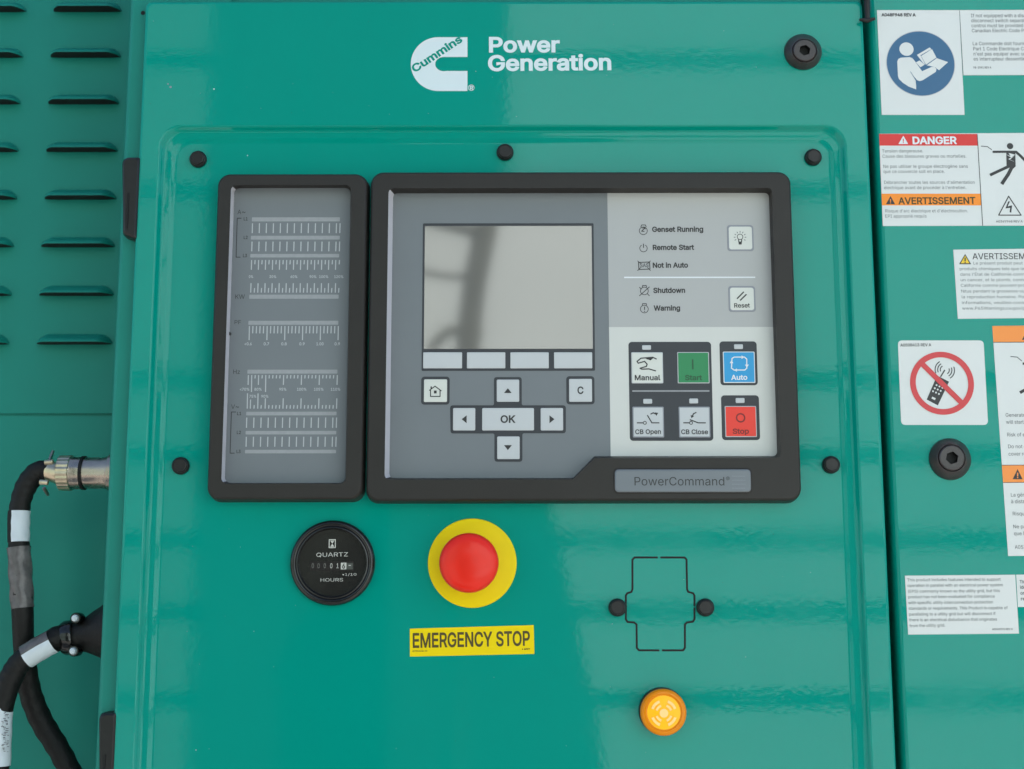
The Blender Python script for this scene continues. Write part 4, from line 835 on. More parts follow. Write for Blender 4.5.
for i, (xx, ch) in enumerate(((225, '0'), (272, '0'), (322, '0'), (374, '0'), (425, '1'))): mb.text(ch, *zg(xx - 11, 430), *zg(xx + 11, 430), 4.7, y2, 'gaugewhite' if i > 2 else 'gaugegrey', bold=4)
mb.prect(*zg(452, 386), *zg(497, 440), y2, 'gaugewhite'); mb.text('6', *zg(460, 432), *zg(488, 432), 4.6, y2 - e, 'ink', bold=26)
mb.prect(*zg(500, 388), *zg(550, 440), y2, 'gaugetenth'); mb.prect(*zg(515, 405), *zg(534, 411), y2 - e, 'gaugewhite')
mb.text('1/10', *zg(482, 492), *zg(580, 490), 2.2, y1, 'gaugewhite', bold=-10)
mb.ppoly([zg(464, 478), zg(478, 478), zg(471, 492)], y1, 'gaugewhite')
mb.prect(*zg(354, 196), *zg(411, 268), y1, 'gaugewhite', r=.5)
mb.prect(*zg(362, 204), *zg(403, 260), y2, 'gaugeface', r=.3)
mb.ppoly([zg(366, 207), zg(399, 207), zg(383, 232)], y2 - e, 'gaugewhite'); mb.ppoly([zg(366, 257), zg(399, 257), zg(383, 232)], y2 - e, 'gaugewhite')
mb.build('gauge_face', t, recalc=False)

# ------------------------------------------------------------------ emergency stop button
x, zc = P(472.3, 563, Y_PLATE); r = 43.5 * UN(Y_PLATE)
t = thing('emergency_stop_button', (x, Y_PLATE, zc), 'red mushroom push button in a round yellow plate below the control screen', 'push button')
mb = MB(); mb.lathe(x, zc, [(r, Y_PLATE), (r, Y_PLATE - .0012), (r - .0005, Y_PLATE - .0018), (r - .0012, Y_PLATE - .002)], 'estopyellow', n=96); mb.build('backplate', t, sharp=30)
yh = Y_PLATE - .026; x2, z2_ = P(468.7, 562.6, yh); r = 29.4 * UN(yh)
mb = MB(); mb.lathe(x2, z2_, [(r * .62, Y_PLATE - .002), (r * .62, yh + .010), (r * .9, yh + .008), (r * .985, yh + .006), (r, yh + .004), (r * .985, yh + .0018), (r * .94, yh - .0002), (r * .86, yh - .0016), (r * .7, yh - .0028), (r * .45, yh - .0036), (r * .2, yh - .0040), (.0003, yh - .0041)], 'estopred', n=96); mb.build('mushroom_head', t, sharp=60)
mb = MB(); mb.lathe(x2, z2_, [(r * .66, Y_PLATE - .0021), (r * .66, Y_PLATE - .008), (r * .6, Y_PLATE - .009)], 'bezel', n=64, cap=False); mb.build('collar', t)

# ------------------------------------------------------------------ pilot lamp
yh = Y_PLATE - .012; x, zc = P(663.3, 712.2, Y_PLATE - .003)
t = thing('pilot_lamp', (x, Y_PLATE, zc), 'round amber pilot lamp with a glowing ribbed lens near the bottom of the door', 'lamp')
r = 22.3 * UN(yh)
mb = MB(); mb.lathe(x - .0006, zc + .0006, [(r * 1.02, Y_PLATE), (r * 1.02, Y_PLATE - .003), (r * .98, Y_PLATE - .0042)], 'bezel', n=64); mb.build('lamp_collar', t, sharp=40)
x2, z2_ = P(663.9, 712.6, yh)
mb = MB(); mb.lathe(x2, z2_, [(r * .97, Y_PLATE - .004), (r, Y_PLATE - .006), (r * .99, yh + .002), (r * .95, yh + .0006), (r * .88, yh - .0002), (r * .80, yh - .0002), (r * .77, yh + .0005), (r * .72, yh + .0006)], 'amber', n=80, cap=False)
mb.lathe(x2, z2_, [(r * .72, yh + .0006), (r * .6, yh), (r * .3, yh - .0008), (.0002, yh - .001)], 'ambercore', n=80)
lens = mb.build('lens', t, sharp=50)
mb = MB(); yy = yh - .0014
zp = (663.9, 713.2)
mb.pdisc(*zp, 4.2, yy, 'amberglow', n=24)
for rr, w in ((7.4, 2.2), (11.6, 2.6)):
    for a0 in (20, 110, 200, 290): mb.pdisc(*zp, rr + w / 2, yy, 'amberglow', r_in=rr - w / 2, a0=a0, a1=a0 + 50, n=10)
mb.build('lens_facets', lens, recalc=False)
# ------------------------------------------------------------------ stickers (each one mesh: vinyl with its printing)
def sticker(name, label, corners, yb, base, draw, r=0, cat='sticker', group=None):
    """corners: four pixel corners tl, tr, br, bl traced on the plane, squared up in the world unless tilted"""
    y = yb - .00025; w = [P(a, b, y) for a, b in corners]
    mb = MB(); lp = rpoly(w, r * UN(y)) if r else [tuple(p) for p in w]
    lp = lp[::-1]; mb.strip(lp, yb, lp, y, base, smooth=False); mb.fill([lp], y, base)
    draw(mb, y - e)
    o = mb.build(name, None, recalc=False); return tag(o, label, cat, group)
def tri_sign(m, x0, y0, x1, y1, y, k, kin, bang):
    m.ppoly([(x0, y1), (x1, y1), ((x0 + x1) / 2, y0)], y, k)
    cx = (x0 + x1) / 2; h = y1 - y0
    if kin: m.ppoly([(x0 + h * .16, y1 - h * .09), (x1 - h * .16, y1 - h * .09), (cx, y0 + h * .17)], y - e * .5, kin)
    m.pline([(cx, y0 + h * .36), (cx, y0 + h * .72)], h * .12, y - e, bang); m.pdisc(cx, y0 + h * .84, h * .07, y - e, bang, n=8)

def d(m, y):
    m.text('EMERGENCY STOP', 412.4, 647.5, 530.2, 645.2, 13.9, y, 'brown', bold=20)
    m.text('A029K166 Rev. 00', 412.5, 652, 427.3, 651.7, 1.6, y, 'brown'); m.text('SAFETY', 524, 650, 530, 649.9, 1.6, y, 'brown', bold=20); m.pdisc(522.5, 649.2, .6, y, 'brown', n=8)
sticker('emergency_stop_label', 'yellow rectangular label reading EMERGENCY STOP under the red button', [(409.8, 628.7), (533.7, 625.1), (534.4, 653.9), (409.9, 656.6)], Y_PLATE, 'vyellow', d)

def slant(x, y0, y1): return x + (x - 504) / 8430 * (y1 - y0)
# 1 read the manual
zq = lambda a, b: (860 + a / 6.152, b / 6.152)
def d(m, y):
    m.text('A048F948 REV A', *zq(134, 100), *zq(342, 100), 2.6, y, 'ink', bold=26)
    cx, cz = zq(373, 390); c = P(cx, cz, y); n = 64
    m.fill([[(c[0] + 35.9 * UN(y) * math.cos(2 * PI * i / n), c[1] + 35.9 * UN(y) * math.sin(2 * PI * i / n)) for i in range(n)]], y + e * .3, 'tick')
    m.fill([[(c[0] + 35.2 * UN(y) * math.cos(2 * PI * i / n), c[1] + 35.2 * UN(y) * math.sin(2 * PI * i / n)) for i in range(n)]], y, 'vblue')
    y -= e
    m.pdisc(*zq(286, 302), 7.4, y, 'vinyl')
    body = [(229, 378), (236, 362), (252, 355), (305, 351), (322, 358), (336, 374), (382, 438), (440, 412), (458, 412), (470, 424), (467, 442), (385, 494), (366, 499), (350, 492), (312, 446), (344, 494), (346, 550), (300, 533), (262, 508), (240, 486), (234, 470)]
    m.ppoly([zq(*p) for p in body], y, 'vinyl')
    m.ppoly([zq(*p) for p in [(344, 384), (366, 372), (398, 398), (372, 414)]], y, 'vinyl')
    m.ppoly([zq(*p) for p in [(350, 338), (428, 292), (440, 302), (372, 340), (402, 396), (392, 392)]], y, 'vinyl')
    m.ppoly([zq(*p) for p in [(376, 344), (443, 302), (470, 354), (406, 398)]], y, 'vinyl')
    m.ppoly([zq(*p) for p in [(410, 402), (472, 358), (542, 382), (486, 432), (462, 414), (440, 408)]], y, 'vinyl')
    m.pline([zq(310, 440), zq(344, 494), zq(346, 520)], .5, y - e, 'vblue')
sticker('manual_symbol_sticker', 'white sticker with a blue round symbol of a figure reading a manual', [(877, 10.1), (959.2, 10.1), (964.6, 114.8), (881.8, 114.8)], Y_RP, 'vinyl', d)
def d(m, y):
    for s, x0, x1, b in (('If not equipped with a disconnect means,', 683, 1210, 106), ('disconnect switch separate from the unit', 685, 1200, 136.5), ('control must be provided as required by', 686, 1195, 167.5), ('Canadian Electric Code Part 1.', 688, 1075, 198.5),
                         ('La Commande doit fournir selon la', 693, 1135, 278), ('Part 1 Code Electrique Canadien si elle', 696, 1190, 310), ("n'est pas equiper avec un moyen pour", 698, 1180, 341.5), ('es interrupteur dessentiel', 699, 1025, 372.5)):
        m.text(s, *zq(x0, b), *zq(x1, b - 1), 3.0, y, 'inksoft', bold=-6)
    m.text('98-2591 REV A', *zq(697, 421), *zq(808, 421), 1.7, y, 'inksoft', bold=8)
    m.pline([(959.5, 10.2), (963.2, 75)], .5, y, 'inksoft')
sticker('disconnect_notice_sticker', 'white bilingual text sticker at the top right, abutting the blue manual symbol sticker', [(959.5, 10.1), (1062, 9.8), (1066, 74.8), (963, 75.2)], Y_RP, 'vinyl', d)
# 2 danger
zq2 = lambda a, b: (860 + a / 6.244, 120 + b / 6.244)
def d(m, y):
    L = lambda b: 120 + (b - 87) * 23 / 574; Rr = lambda b: 731 + (b - 87) * 34 / 574
    for k, b0, b1 in (('vred', 87, 160), ('vorange', 460, 533)): m.ppoly([zq2(L(b0), b0), zq2(Rr(b0), b0), zq2(Rr(b1), b1), zq2(L(b1), b1)][::-1], y, k)
    m.text('DANGER', *zq2(328, 149), *zq2(603, 148), 6.9, y - e, 'white', bold=30)
    tri_sign(m, *zq2(240, 98), *zq2(301, 150), y - e, 'white', None, 'vred')
    m.text('AVERTISSEMENT', *zq2(243, 525), *zq2(722, 522), 6.4, y - e, 'brown', bold=22)
    tri_sign(m, *zq2(162, 475), *zq2(219, 526), y - e, 'ink', None, 'vorange')
    for s, x0, x1, b in (('Tension dangereuse.', 138, 395, 203), ('Cause des blessures graves ou mortelles.', 140, 665, 236), ('Ne pas utiliser le groupe électrogène sans', 145, 675, 299), ('que ce couvercle soit en place.', 147, 530, 331),
                         ("Débrancher toutes les sources d'alimentation", 150, 718, 399), ("électrique avant de procéder à l'entretien.", 150, 665, 432), ("Risque d'arc électrique et d'électrocution.", 157, 675, 577), ('EPI approprié requis', 157, 417, 610)):
        m.text(s, *zq2(x0, b), *zq2(x1, b - 1), 2.8, y, 'inksoft', bold=-10)
    m.pline([zq2(732, 88), zq2(766, 660)], .7, y, 'ink')
    shock_figure(m, zq2, y)
    m.pline([zq2(928, 476), zq2(866, 594), zq2(1006, 594)], 1.1, y, 'ink', closed=True)
    m.ppoly([zq2(*p) for p in [(926, 508), (936, 508), (922, 540), (950, 532), (944, 580), (934, 574), (938, 548), (908, 552)]], y, 'ink')
    m.text('A034Y948 REV A', *zq2(850, 640), *zq2(1016, 640), 2, y, 'inksoft')
def shock_figure(m, zf, y, ox=0, oy=0, k='ink'):
    q = lambda a, b: zf(a + ox, b + oy)
    m.pdisc(*q(937, 163), 3.3, y, k)
    m.pline([q(755, 163), q(795, 166), q(815, 180), q(823, 186)], .9, y, 'inksoft')
    m.pline([q(828, 199), q(905, 198), q(975, 199)], 2.4, y, k); m.pline([q(972, 197), q(1000, 222), q(1032, 254), q(1062, 300)], 2.8, y - 1e-5, k)
    m.ppoly([q(*p) for p in [(913, 205), (970, 205), (972, 290), (950, 310), (915, 285)]], y - 2e-5, k)
    m.pline([q(950, 280), q(880, 312), q(812, 344)], 3.0, y - 3e-5, k); m.pline([q(956, 280), q(925, 340), q(885, 400)], 3.6, y - 4e-5, k)
    m.ppoly([q(*p) for p in [(910, 214), (940, 226), (928, 206), (968, 216), (944, 236), (966, 222), (936, 246), (968, 262), (926, 244), (944, 234)]], y - e * .6, 'vinyl')
sticker('danger_warning_sticker', 'wide white sticker with a red DANGER bar, orange bar and electric shock figure', [(879.2, 133.8), (1050, 132.8), (1055, 225.5), (882.9, 226)], Y_RP, 'vinyl', d)
# 3 california
z9 = lambda a, b: (955 + a / 9.04, 240 + b / 9.04)
def d(m, y):
    tri_sign(m, *z9(37, 125), *z9(146, 219), y, 'ink', 'vtri', 'ink')
    m.text('AVERTISSEMENT', *z9(160, 174), *z9(790, 172), 5.9, y, 'ink', bold=6)
    for s, x0, x1, b in (('Le présent produit peut vous exposer à des', 165, 1000, 222), ("produits chimiques tels que le dioxyde de plomb,", 42, 1000, 273), ("dans l'État de Californie comme pouvant causer", 47, 985, 323), ('un cancer, et le plomb, connu dans cet État de', 50, 985, 373), ('Californie comme pouvant provoquer des', 52, 850, 423),
                         ("fétus pendant la grossesse ou d'autres effets sur", 55, 990, 475), ('la reproduction humaine. Pour de plus amples', 60, 985, 527), ('informations, veuillez consulter le site à', 62, 900, 579), ('www.P65Warnings.ca.gov/products/diesel', 65, 920, 630)):
        m.text(s, *z9(x0, b), *z9(x1, b - 2), 2.6, y, 'inksoft', bold=-10)
sticker('yellow_triangle_notice_sticker', 'white text sticker with a small yellow warning triangle at the right edge', [(953.3, 249.7), (1068, 248.2), (1073, 317.5), (957.9, 318.8)], Y_RP, 'vinyl', d)
# 4 no phone
zp = lambda a, b: (860 + a / 3.75, 235 + b / 3.75)
def d(m, y):
    m.text('A050B413 REV A', *zp(152, 418), *zp(267, 417), 2.5, y, 'ink', bold=8)
    ang = None
    m.ppoly([zp(*p) for p in [(289, 527), (334, 550), (292, 639), (250, 617)]], y, 'ink')
    m.pline([zp(302, 532), zp(318, 506)], 1.3, y, 'ink')
    for i in range(3):
        for j in range(3): m.pdisc(*zp(287 + 11 * i - 6.5 * j, 563 + 5 * i + 11.5 * j), .95, y - e, 'vinyl', n=8)
    m.ppoly([zp(*p) for p in [(271, 606), (284, 612), (281, 619), (268, 613)]], y - e, 'vinyl')
    for r_ in (5, 7.6, 10.2):
        m.pdisc(*zp(318, 506), r_, y, 'ink', r_in=r_ - 1, a0=118, a1=200, n=12); m.pdisc(*zp(318, 506), r_, y, 'ink', r_in=r_ - 1, a0=-60, a1=20, n=12)
    y -= 2 * e
    m.pline([zp(230, 480), zp(384, 632)], 5.4, y - e, 'vring'); m.pdisc(*zp(307.5, 555.5), 32, y, 'vring', r_in=26.3, n=72)
sticker('no_phone_sticker', 'white rounded sticker with a mobile phone crossed out by a red ring', [(897.9, 340.4), (983.6, 340.4), (988.1, 424.9), (901.2, 424.9)], Y_RP, 'vinyl', d, r=4.5)
# 5 orange header sticker
z64 = lambda a, b: (960 + a / 6.4, 320 + b / 6.4); z59 = lambda a, b: (860 + a / 5.915, 430 + b / 5.915)
def d(m, y):
    lx = lambda yy: 992.3 + (yy - 326) * 15.9 / 230
    m.ppoly([(lx(326), 326), (1085, 325), (1086, 341.6), (lx(342), 342)][::-1], y, 'vorange2'); m.pline([(lx(342.3), 342.3), (1086, 341.9)], .6, y - e, 'ink')
    tri_sign(m, 1022, 329.5, 1033, 339.8, y - e, 'ink', None, 'vorange2'); m.text('WARNING', 1036, 339.5, 1078, 339, 7, y - e, 'ink', bold=25)
    m.ppoly([(lx(465), 465.2), (1094, 464.6), (1095, 482), (lx(482.6), 482.6)][::-1], y, 'vorange2'); m.pline([(lx(465.2), 465.2), (1094, 464.6)], .5, y - e, 'ink'); m.pline([(lx(482.6), 482.6), (1095, 482)], .5, y - e, 'ink')
    tri_sign(m, *z59(903, 231), *z59(962, 291), y - e, 'ink', None, 'vorange2'); m.text('AVERTISSEMENT', 1026, 479, 1085, 478.5, 6.5, y - e, 'ink', bold=14)
    zf = lambda a, b: (1010.5 + (a - 755) / 6, 356.5 + (b - 163) / 5)
    shock_figure(m, zf, y)
    for s, x0, x1, b in (('Generator set is auto start and', 1005.6, 1072, 416.8), ('will start without notice.', 1006.2, 1056, 423.8), ('Risk of electric shock and injury.', 1007, 1076, 436.4), ('Do not operate with the', 1008, 1060, 448.2), ('cover removed.', 1008.6, 1042, 455.6),
                         ('La génératrice peut démarrer', 1010.8, 1074, 496.6), ('à distance sans avertissement.', 1011.2, 1076, 503.2), ("Risque d'électrocution.", 1012.6, 1064, 515.4), ('Ne pas faire fonctionner sans', 1013.2, 1078, 528.3), ('que le couvercle soit en place.', 1014, 1080, 535.2), ('A053D182 REV A', 1015, 1052, 548.8)):
        m.text(s, x0, b, x1, b - .2, 3.2, y, 'inksoft', bold=-6)
sticker('orange_header_warning_sticker', 'tall white warning sticker with light orange bands cut off by the right edge', [(992.3, 326), (1085, 325), (1098, 555), (1008.2, 556)], Y_RP, 'vinyl', d)
# 6 utility grid
z8 = lambda a, b: (900 + a / 8.26, 570 + b / 8.26)
def d(m, y):
    for s, x0, x1, b in (('This product includes features intended to support', 60, 832, 93), ('operation in parallel with an electrical power system', 63, 852, 139), ('(EPS) commonly known as the utility grid, but this', 66, 826, 187), ('product has not been evaluated for compliance', 68, 784, 233), ('with specific utility interconnection protection', 70, 770, 281),
                         ('standards or requirements. This Product is capable of', 72, 890, 328), ('paralleling to a utility grid but will disconnect if', 76, 790, 376), ('there is an electrical disturbance that originates', 78, 803, 423), ('from the utility grid.', 80, 375, 472)):
        m.text(s, *z8(x0, b + 1), *z8(x1, b - 5), 2.6, y, 'inksoft', bold=-6)
    m.text('A054X376 REV A', *z8(762, 497), *z8(932, 495), 1.7, y, 'inksoft', bold=8)
sticker('utility_grid_notice_sticker', 'white sticker with nine lines of English text low on the right panel', [(905, 575.7), (1015.2, 574.7), (1019, 633.6), (908.2, 634.6)], Y_RP, 'vinyl', d)
def d(m, y):
    for s, x1, b in (('This product', 1040, 583.3), ('identifies a', 1042, 588.7), ('om the', 1034, 594.6), ('ready.', 1036, 600.3)): m.text(s, 1019.8 + (b - 583) * .06, b, x1, b - .3, 2.8, y, 'inksoft', bold=12)
sticker('small_notice_sticker', 'small white text sticker at the right edge, beside the nine-line sticker', [(1016.2, 574.7), (1090, 574), (1092, 606), (1018, 607)], Y_RP, 'vinyl', d)
# pale sheet peeping over the door's top edge
mb = MB(); yy = .03; q = R(152, -14, 199.5, 6, yy); mb.box(q[0], yy, q[1], q[2], yy + .0008, q[3], 'tape')
tag(mb.build('paper_tag'), 'thin strip of pale paper peeping over the top left edge of the door', 'tag')
mb = MB(); yy = .028; q = R(226, -14, 858, 3.0, yy); 

# ------------------------------------------------------------------ connectors and cables on the left
yc = .062
u = UN(yc)
def seg(pts, rads, k, name, parent, n=28, kk=8, wob=0):
    mb = MB(); c = catmull(pts, kk) if len(pts) > 2 else [Vector(p) for p in pts]
    if len(pts) > 2:
        r = [rads[min(len(rads) - 1, i // kk)] * (1 - (i % kk) / kk) + rads[min(len(rads) - 1, i // kk + 1)] * (i % kk) / kk for i in range(len(c))]
    else: r = rads
    mb.tube(c, r, k, n=n, wob=wob); return mb.build(name, parent, sharp=45)
def coax(spec, k, name, parent, cy, n=40):
    """spec: (px, radius px) along a horizontal axis"""
    mb = MB(); c0 = [P3(px, cy, yc) for px, r in spec]; n = 40; base = len(mb.v)
    for (px, r), c in zip(spec, c0):
        for j in range(n): t = 2 * PI * j / n; mb.v.append((c.x, c.y + r * u * math.cos(t), c.z + r * u * math.sin(t)))
    for i in range(len(spec) - 1):
        for j in range(n): q = (j + 1) % n; mb.face([base + i * n + j, base + i * n + q, base + (i + 1) * n + q, base + (i + 1) * n + j], k, True)
    mb.face([base + j for j in range(n)], k); mb.face([base + (len(spec) - 1) * n + j for j in range(n)], k)
    return mb.build(name, parent, sharp=25)
p0 = P3(84, 473, yc)
cn = thing('metal_cable_connector', tuple(p0), 'round silver metal connector plugged into the enclosure side, feeding a black cable', 'connector')
coax([(124, 18.6), (110.5, 18.6), (109.5, 18), (109, 16.4), (106, 16.2), (104, 15.6), (85.5, 15.4)], 'steel', 'receptacle_shell', cn, 473)
coax([(85.5, 16), (85.3, 17), (82.8, 17), (82.6, 16)], 'rubber', 'seal_ring', cn, 473)
coax([(82.6, 15.4), (82.3, 16.2), (74, 16.2), (72.5, 16.6)], 'steel', 'coupling_nut', cn, 473)
mb = MB(); n = 48; base = 0
for px, r in ((72.5, 16.4), (72, 17.2), (60.5, 17.0), (59.8, 15.6)):
    c = P3(px, 473, yc)
    for j in range(n): t = 2 * PI * j / n; rr = r * u * (1 + (.03 if j % 2 else 0)); mb.v.append((c.x, c.y + rr * math.cos(t), c.z + rr * math.sin(t)))
for i in range(3):
    for j in range(n): q_ = (j + 1) % n; mb.face([i * n + j, i * n + q_, (i + 1) * n + q_, (i + 1) * n + j], 'brass')
mb.face(list(range(3 * n, 4 * n)), 'brass'); mb.build('knurled_ring', cn, sharp=15)
seg([P3(61, 473, yc), P3(54, 472, yc), P3(46, 470, yc)], [12 * u, 10.5 * u, 9.5 * u], 'brass', 'strain_relief', cn)
for dz, dx in ((-14, 0), (12, -5)):
    mb = MB(); a_ = P3(49 + dx, 473 + dz + 3, yc - .012); b_ = P3(53 + dx, 473 + dz - 8 if dz < 0 else 473 + dz + 10, yc - .006)
    mb.tube([a_, (a_ + b_) / 2, b_], [1.9 * u, 1.8 * u, 1.5 * u], 'steel', n=12)
    mb.tube([P3(45 + dx, 473 + dz * .75, yc - .014), P3(53 + dx, 473 + dz * .8, yc - .014)], 2.6 * u, 'brass', n=14); mb.build('clamp_screw', cn)
cb = thing('upper_cable', tuple(P3(20, 560, yc)), 'thick black cable curving down from the silver connector with a white label band', 'cable')
path = [(50, 470), (38, 472), (28, 483), (21.5, 499), (18.5, 520), (19, 545), (21, 580), (22.5, 610), (23.5, 640), (26, 668), (31, 695), (42, 722), (58, 748), (72, 775), (88, 810), (112, 900), (118, 1040)]
rad = [9.5, 10.5, 10.6, 10, 10, 10, 10.6, 10.4, 10, 10.4, 10.8, 11, 10.6, 10.5, 10.5, 10.5, 10.5]
yof = [0, 0, 0, 0, 0, 0, 0, 0, .004, .010, .016, .020, .02, .02, .02, .02, .02]
seg([P3(a, b, yc + c) for (a, b), c in zip(path, yof)], [r * u for r in rad], 'rubber', 'cable_jacket', cb, wob=.04)
seg([P3(18.6, 511, yc), P3(18.1, 520, yc), P3(18.2, 542, yc)], [10.1 * u, 10.15 * u, 10.1 * u], 'rubber', 'tape_wrap', cb)
def half_band(pts, r0, k, name, parent, a0, a1, n=18, wr=.05):
    """label wrapped round part of a cable"""
    mb = MB(); pts = catmull(pts, 6); m = len(pts); up = Vector((0, -1, 0))
    for i, p in enumerate(pts):
        t = (pts[min(i + 1, m - 1)] - pts[max(i - 1, 0)]).normalized(); s_ = t.cross(up).normalized()
        for j in range(n + 1):
            th = math.radians(a0 + (a1 - a0) * j / n); rr = r0 * u * (1 + wr * .5 * math.sin(i * 1.3 + j * .8))
            mb.v.append(tuple(p + up * rr * math.cos(th) + s_ * rr * math.sin(th)))
    for i in range(m - 1):
        for j in range(n): b = i * (n + 1) + j; mb.face([b, b + 1, b + n + 2, b + n + 1], k, True)
    return mb.build(name, parent, sharp=60)
half_band([P3(18.8, 511, yc), P3(18.2, 526, yc), P3(18.2, 542, yc)], 11.0, 'tape', 'white_label_band', cb, -25, 120) if False else half_band([P3(18.8, 511, yc), P3(18.2, 526, yc), P3(18.2, 542, yc)], 11.0, 'tape', 'white_label_band', cb, -125, 18)
half_band([P3(18.8, 547, yc), P3(20.8, 580, yc), P3(22.4, 608, yc)], 11.3, 'sleeve', 'clear_sleeve', cb, -150, 60, wr=.09)

lc = thing('black_cable_connector', tuple(P3(85, 637, yc)), 'black conical rubber connector boot on the enclosure side with two clamp screws', 'connector')
ax = [(112, 632, 31), (103, 633, 25.5), (96, 634, 22), (86, 635.5, 16.5), (79, 636.5, 14.2), (74, 637, 13.5)]
mb = MB(); mb.tube([P3(a, b, yc) for a, b, r in ax], [r * u for a, b, r in ax], 'rubber', n=40); mb.build('boot', lc, sharp=50)
mb = MB(); mb.tube([P3(75.5, 637, yc), P3(74, 637.2, yc), P3(66, 638, yc), P3(62.5, 638.4, yc)], [16 * u, 16.8 * u, 16.8 * u, 15 * u], 'blackgloss', n=40); mb.build('clamp_ring', lc, sharp=40)
for a, b in ((75.3, 618.2), (73.3, 651)):
    mb = MB(); c = P3(a, b, yc - .0145)
    mb.lathe(c.x, c.z, [(5.4 * u, c.y + .010), (5.4 * u, c.y + .001), (4.6 * u, c.y)], 'blackgloss', n=24)
    mb.lathe(c.x, c.z, [(3.4 * u, c.y), (3.4 * u, c.y - .001), (2.6 * u, c.y - .0022), (.4 * u, c.y - .0028)], 'tape', n=20); mb.build('clamp_screw', lc)
c2 = thing('lower_cable', tuple(P3(20, 680, yc - .006)), 'black cable bending down from the black conical connector to the left edge', 'cable')
yq = yc - .012
path = [(68, 637.5), (58, 638.5), (48, 643), (38, 649), (28, 655), (19, 664), (12, 676), (6, 692), (2, 712), (0, 740), (-1, 770), (-2, 800), (4, 900), (14, 1040)]
rad = [12, 12.4, 10.5, 10, 10, 10.8, 11.2, 10.8, 10, 9.4, 9.4, 9.4, 9.4, 9.4]
seg([P3(a, b, (yc + (yq - yc) * min(1, i / 3))) for i, (a, b) in enumerate(path)], [r * u for r in rad], 'rubber', 'cable_jacket', c2, wob=.03)
half_band([P3(53, 641, yc - .010), P3(40, 648, yq), P3(26, 656.5, yq)], 11.6, 'sleeve', 'grey_sleeve', c2, -120, 120, wr=.02)
half_band([P3(53, 641, yc - .010), P3(40, 648, yq), P3(26, 656.5, yq)], 11.9, 'tape', 'white_label_band', c2, -95, 8, wr=.02)
half_band([P3(2, 708, yq), P3(.5, 735, yq), P3(-.5, 766, yq)], 10.2, 'tape', 'printed_sleeve', c2, -120, 120, wr=.03)
mb = MB()
rs = random.Random(3)
for i in range(46):
    yy_ = 712 + (i % 23) * 1.75 + rs.random(); xx = 1 + rs.random() * 6.5; w_ = .8 + rs.random() * 2.2
    mb.prect(xx, yy_, min(9, xx + w_), yy_ + .7, yq - 10.6 * u - .0002 + max(0, xx - 5) * .0004, 'inksoft')
mb.build('print_marks', c2, recalc=False)

# ------------------------------------------------------------------ ground, sapling and added shapes behind the camera (seen only as reflections in the gloss)
mb = MB(); mb.box(-80, -140, -.05, 80, Y_LOUV + 1, 0, 'ground'); o = mb.build('ground'); o['kind'] = 'structure'
def mirror(px, py, d): p = P3(px, py, d); return Vector((p.x, -p.y, p.z))
DB = 3.6
def mx(a_, d_=DB): return mirror(a_, 400, d_).x
zr = [mirror(700, a_, DB).z for a_ in (700, 612, 540, 455, 380, 190, 60)]
zb_ = .12
def reflector(x0, x1, label, railz):  # pale boards added to bounce sunlight and reflect as bands
    t = thing('raised_hoarding', ((x0 + x1) / 2, -DB, 0), label, 'hoarding')
    prev = zb_ - .03
    for zc_ in [z_ for z_ in zr if z_ > zb_ + .1] + [3.5]:
        if zc_ - prev > .1:
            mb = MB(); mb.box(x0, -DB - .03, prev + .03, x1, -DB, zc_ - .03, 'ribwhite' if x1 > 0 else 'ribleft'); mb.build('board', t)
        prev = zc_
    for zc_ in [z_ for z_ in zr if z_ > zb_ + .1]:
        mb = MB(); mb.box(x0, -DB - .034, zc_ - .04, x1, -DB - .031, zc_ + .04, 'ribdark'); mb.build('rail', t)  # dark strips added behind the gaps to darken the reflected bands
    for xx in (x0, x1 - .06):
        mb = MB(); mb.box(xx, -DB - .1, 0, xx + .06, -DB - .035, 3.5, 'raildark'); mb.build('post', t)
reflector(mx(400), 5.2, 'long raised pale board hoarding on rails, seen only as bands in the gloss at right', 1)
reflector(-5.2, mx(212), 'short raised pale board hoarding on rails, seen only as bands in the gloss at left', 1)
bk = thing('green_container', (0, -DB, 0), 'tall dark green container opposite the door, seen only as a dark reflection', 'container')  # unseen dark shape added for its reflection in the paint
mb = MB(); mb.box(mx(214), -DB - .9, 0, mx(398), -DB + .1, 3.6, 'ribdark'); mb.build('body', bk)
mb = MB(); mb.box(mx(230), -DB + .1, .1, mx(300), -DB + .12, 3.2, 'ribdark'); mb.build('door', bk)
mb = MB(); mb.box(mx(304), -DB + .1, .1, mx(384), -DB + .12, 3.2, 'ribdark'); mb.build('door', bk)
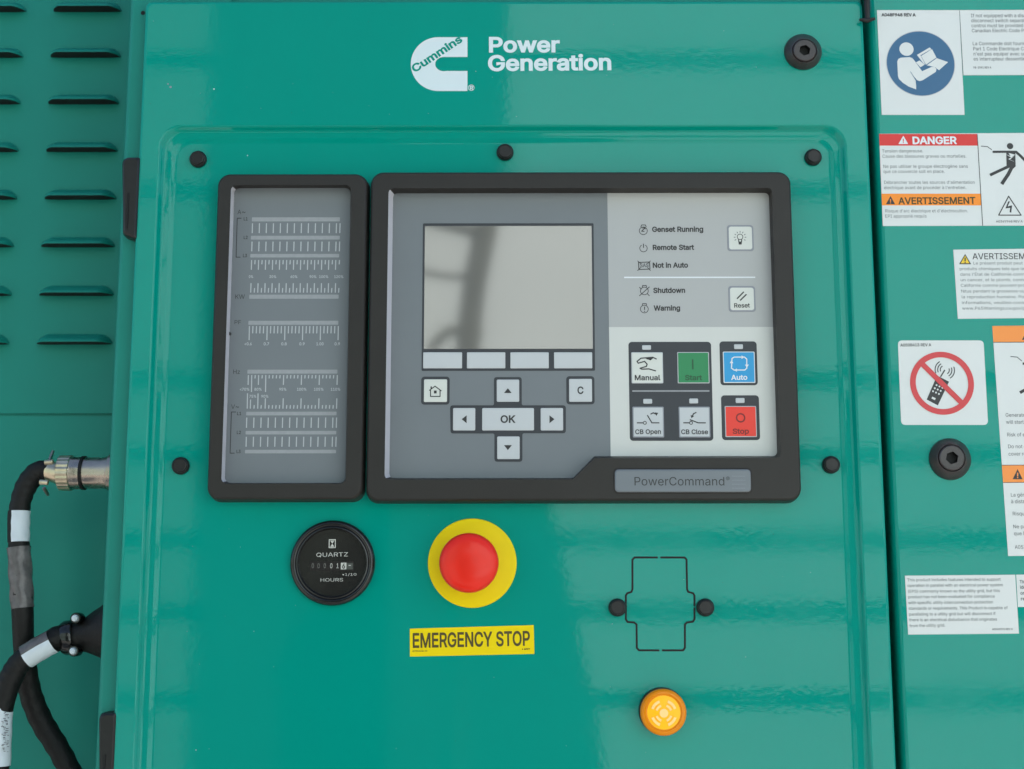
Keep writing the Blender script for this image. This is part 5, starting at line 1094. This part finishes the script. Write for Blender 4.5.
mb = MB(); mb.box(mx(398) if mx(398) < mx(508) else mx(508), -DB + .04, mirror(450, 185, DB).z, mx(508), -DB + .1, 3.6, 'ribdark'); mb.build('awning', bk)  # dark panel added to widen the upper dark reflection
mb = MB(); zt_ = mirror(400, 410, DB - .8).z
bn = thing('dark_crate', (mx(470, DB - .5), -DB + .5, 0), 'large dark green crate opposite the door, seen only as a dark reflection', 'crate')  # low unseen shape added to keep the lower reflection dark
mb.loft([([(mx(400, DB - .5), 0), (mx(622, DB - .5), 0), (mx(590, DB - .5), zt_ * .55), (mx(530, DB - .5), zt_), (mx(400, DB - .5), zt_)], -DB + .1), ([(mx(400, DB - .5), 0), (mx(622, DB - .5), 0), (mx(590, DB - .5), zt_ * .55), (mx(530, DB - .5), zt_), (mx(400, DB - .5), zt_)], -DB + .8)], 'ribdark', smooth=False); mb.build('crate_body', bn)
mb = MB(); mb.box(mx(400, DB - .5), -DB + .1, zt_, mx(533, DB - .5), -DB + .84, zt_ + .03, 'ribdark'); mb.build('lid', bn)
tr = thing('bare_sapling', (mirror(470, 500, 1.6).x, -1.6, 0), 'thin leaning sapling behind the photographer, seen only as a reflection in the screen', 'tree')
m_ = lambda a, b: mirror(a, b, 1.6)
mb = MB(); r_ = UN(1.6)
mb.tube(catmull([Vector((m_(455, 500).x, -1.6, 0)), Vector((m_(455, 500).x, -1.6, .9)), m_(466, 420), m_(468, 350), m_(470, 320), m_(475, 280), m_(482, 245), m_(488, 215), m_(492, 180)], 6), 12 * r_, 'bark', n=14); mb.build('trunk', tr)
mb = MB()
mb.tube(catmull([m_(470, 275), m_(450, 276), m_(425, 272), m_(400, 268)], 5), 3.6 * r_, 'bark', n=10)
mb.build('branch', tr)
mb = MB(); mb.tube(catmull([m_(482, 330), m_(470, 335), m_(452, 330), m_(440, 338), m_(430, 350)], 5), 5.5 * r_, 'bark', n=10); mb.build('branch', tr)
mb = MB(); mb.tube(catmull([m_(476, 232), m_(455, 226), m_(435, 221), m_(415, 214)], 5), 6.5 * r_, 'bark', n=10); mb.build('branch', tr)
bpy.context.view_layer.update()
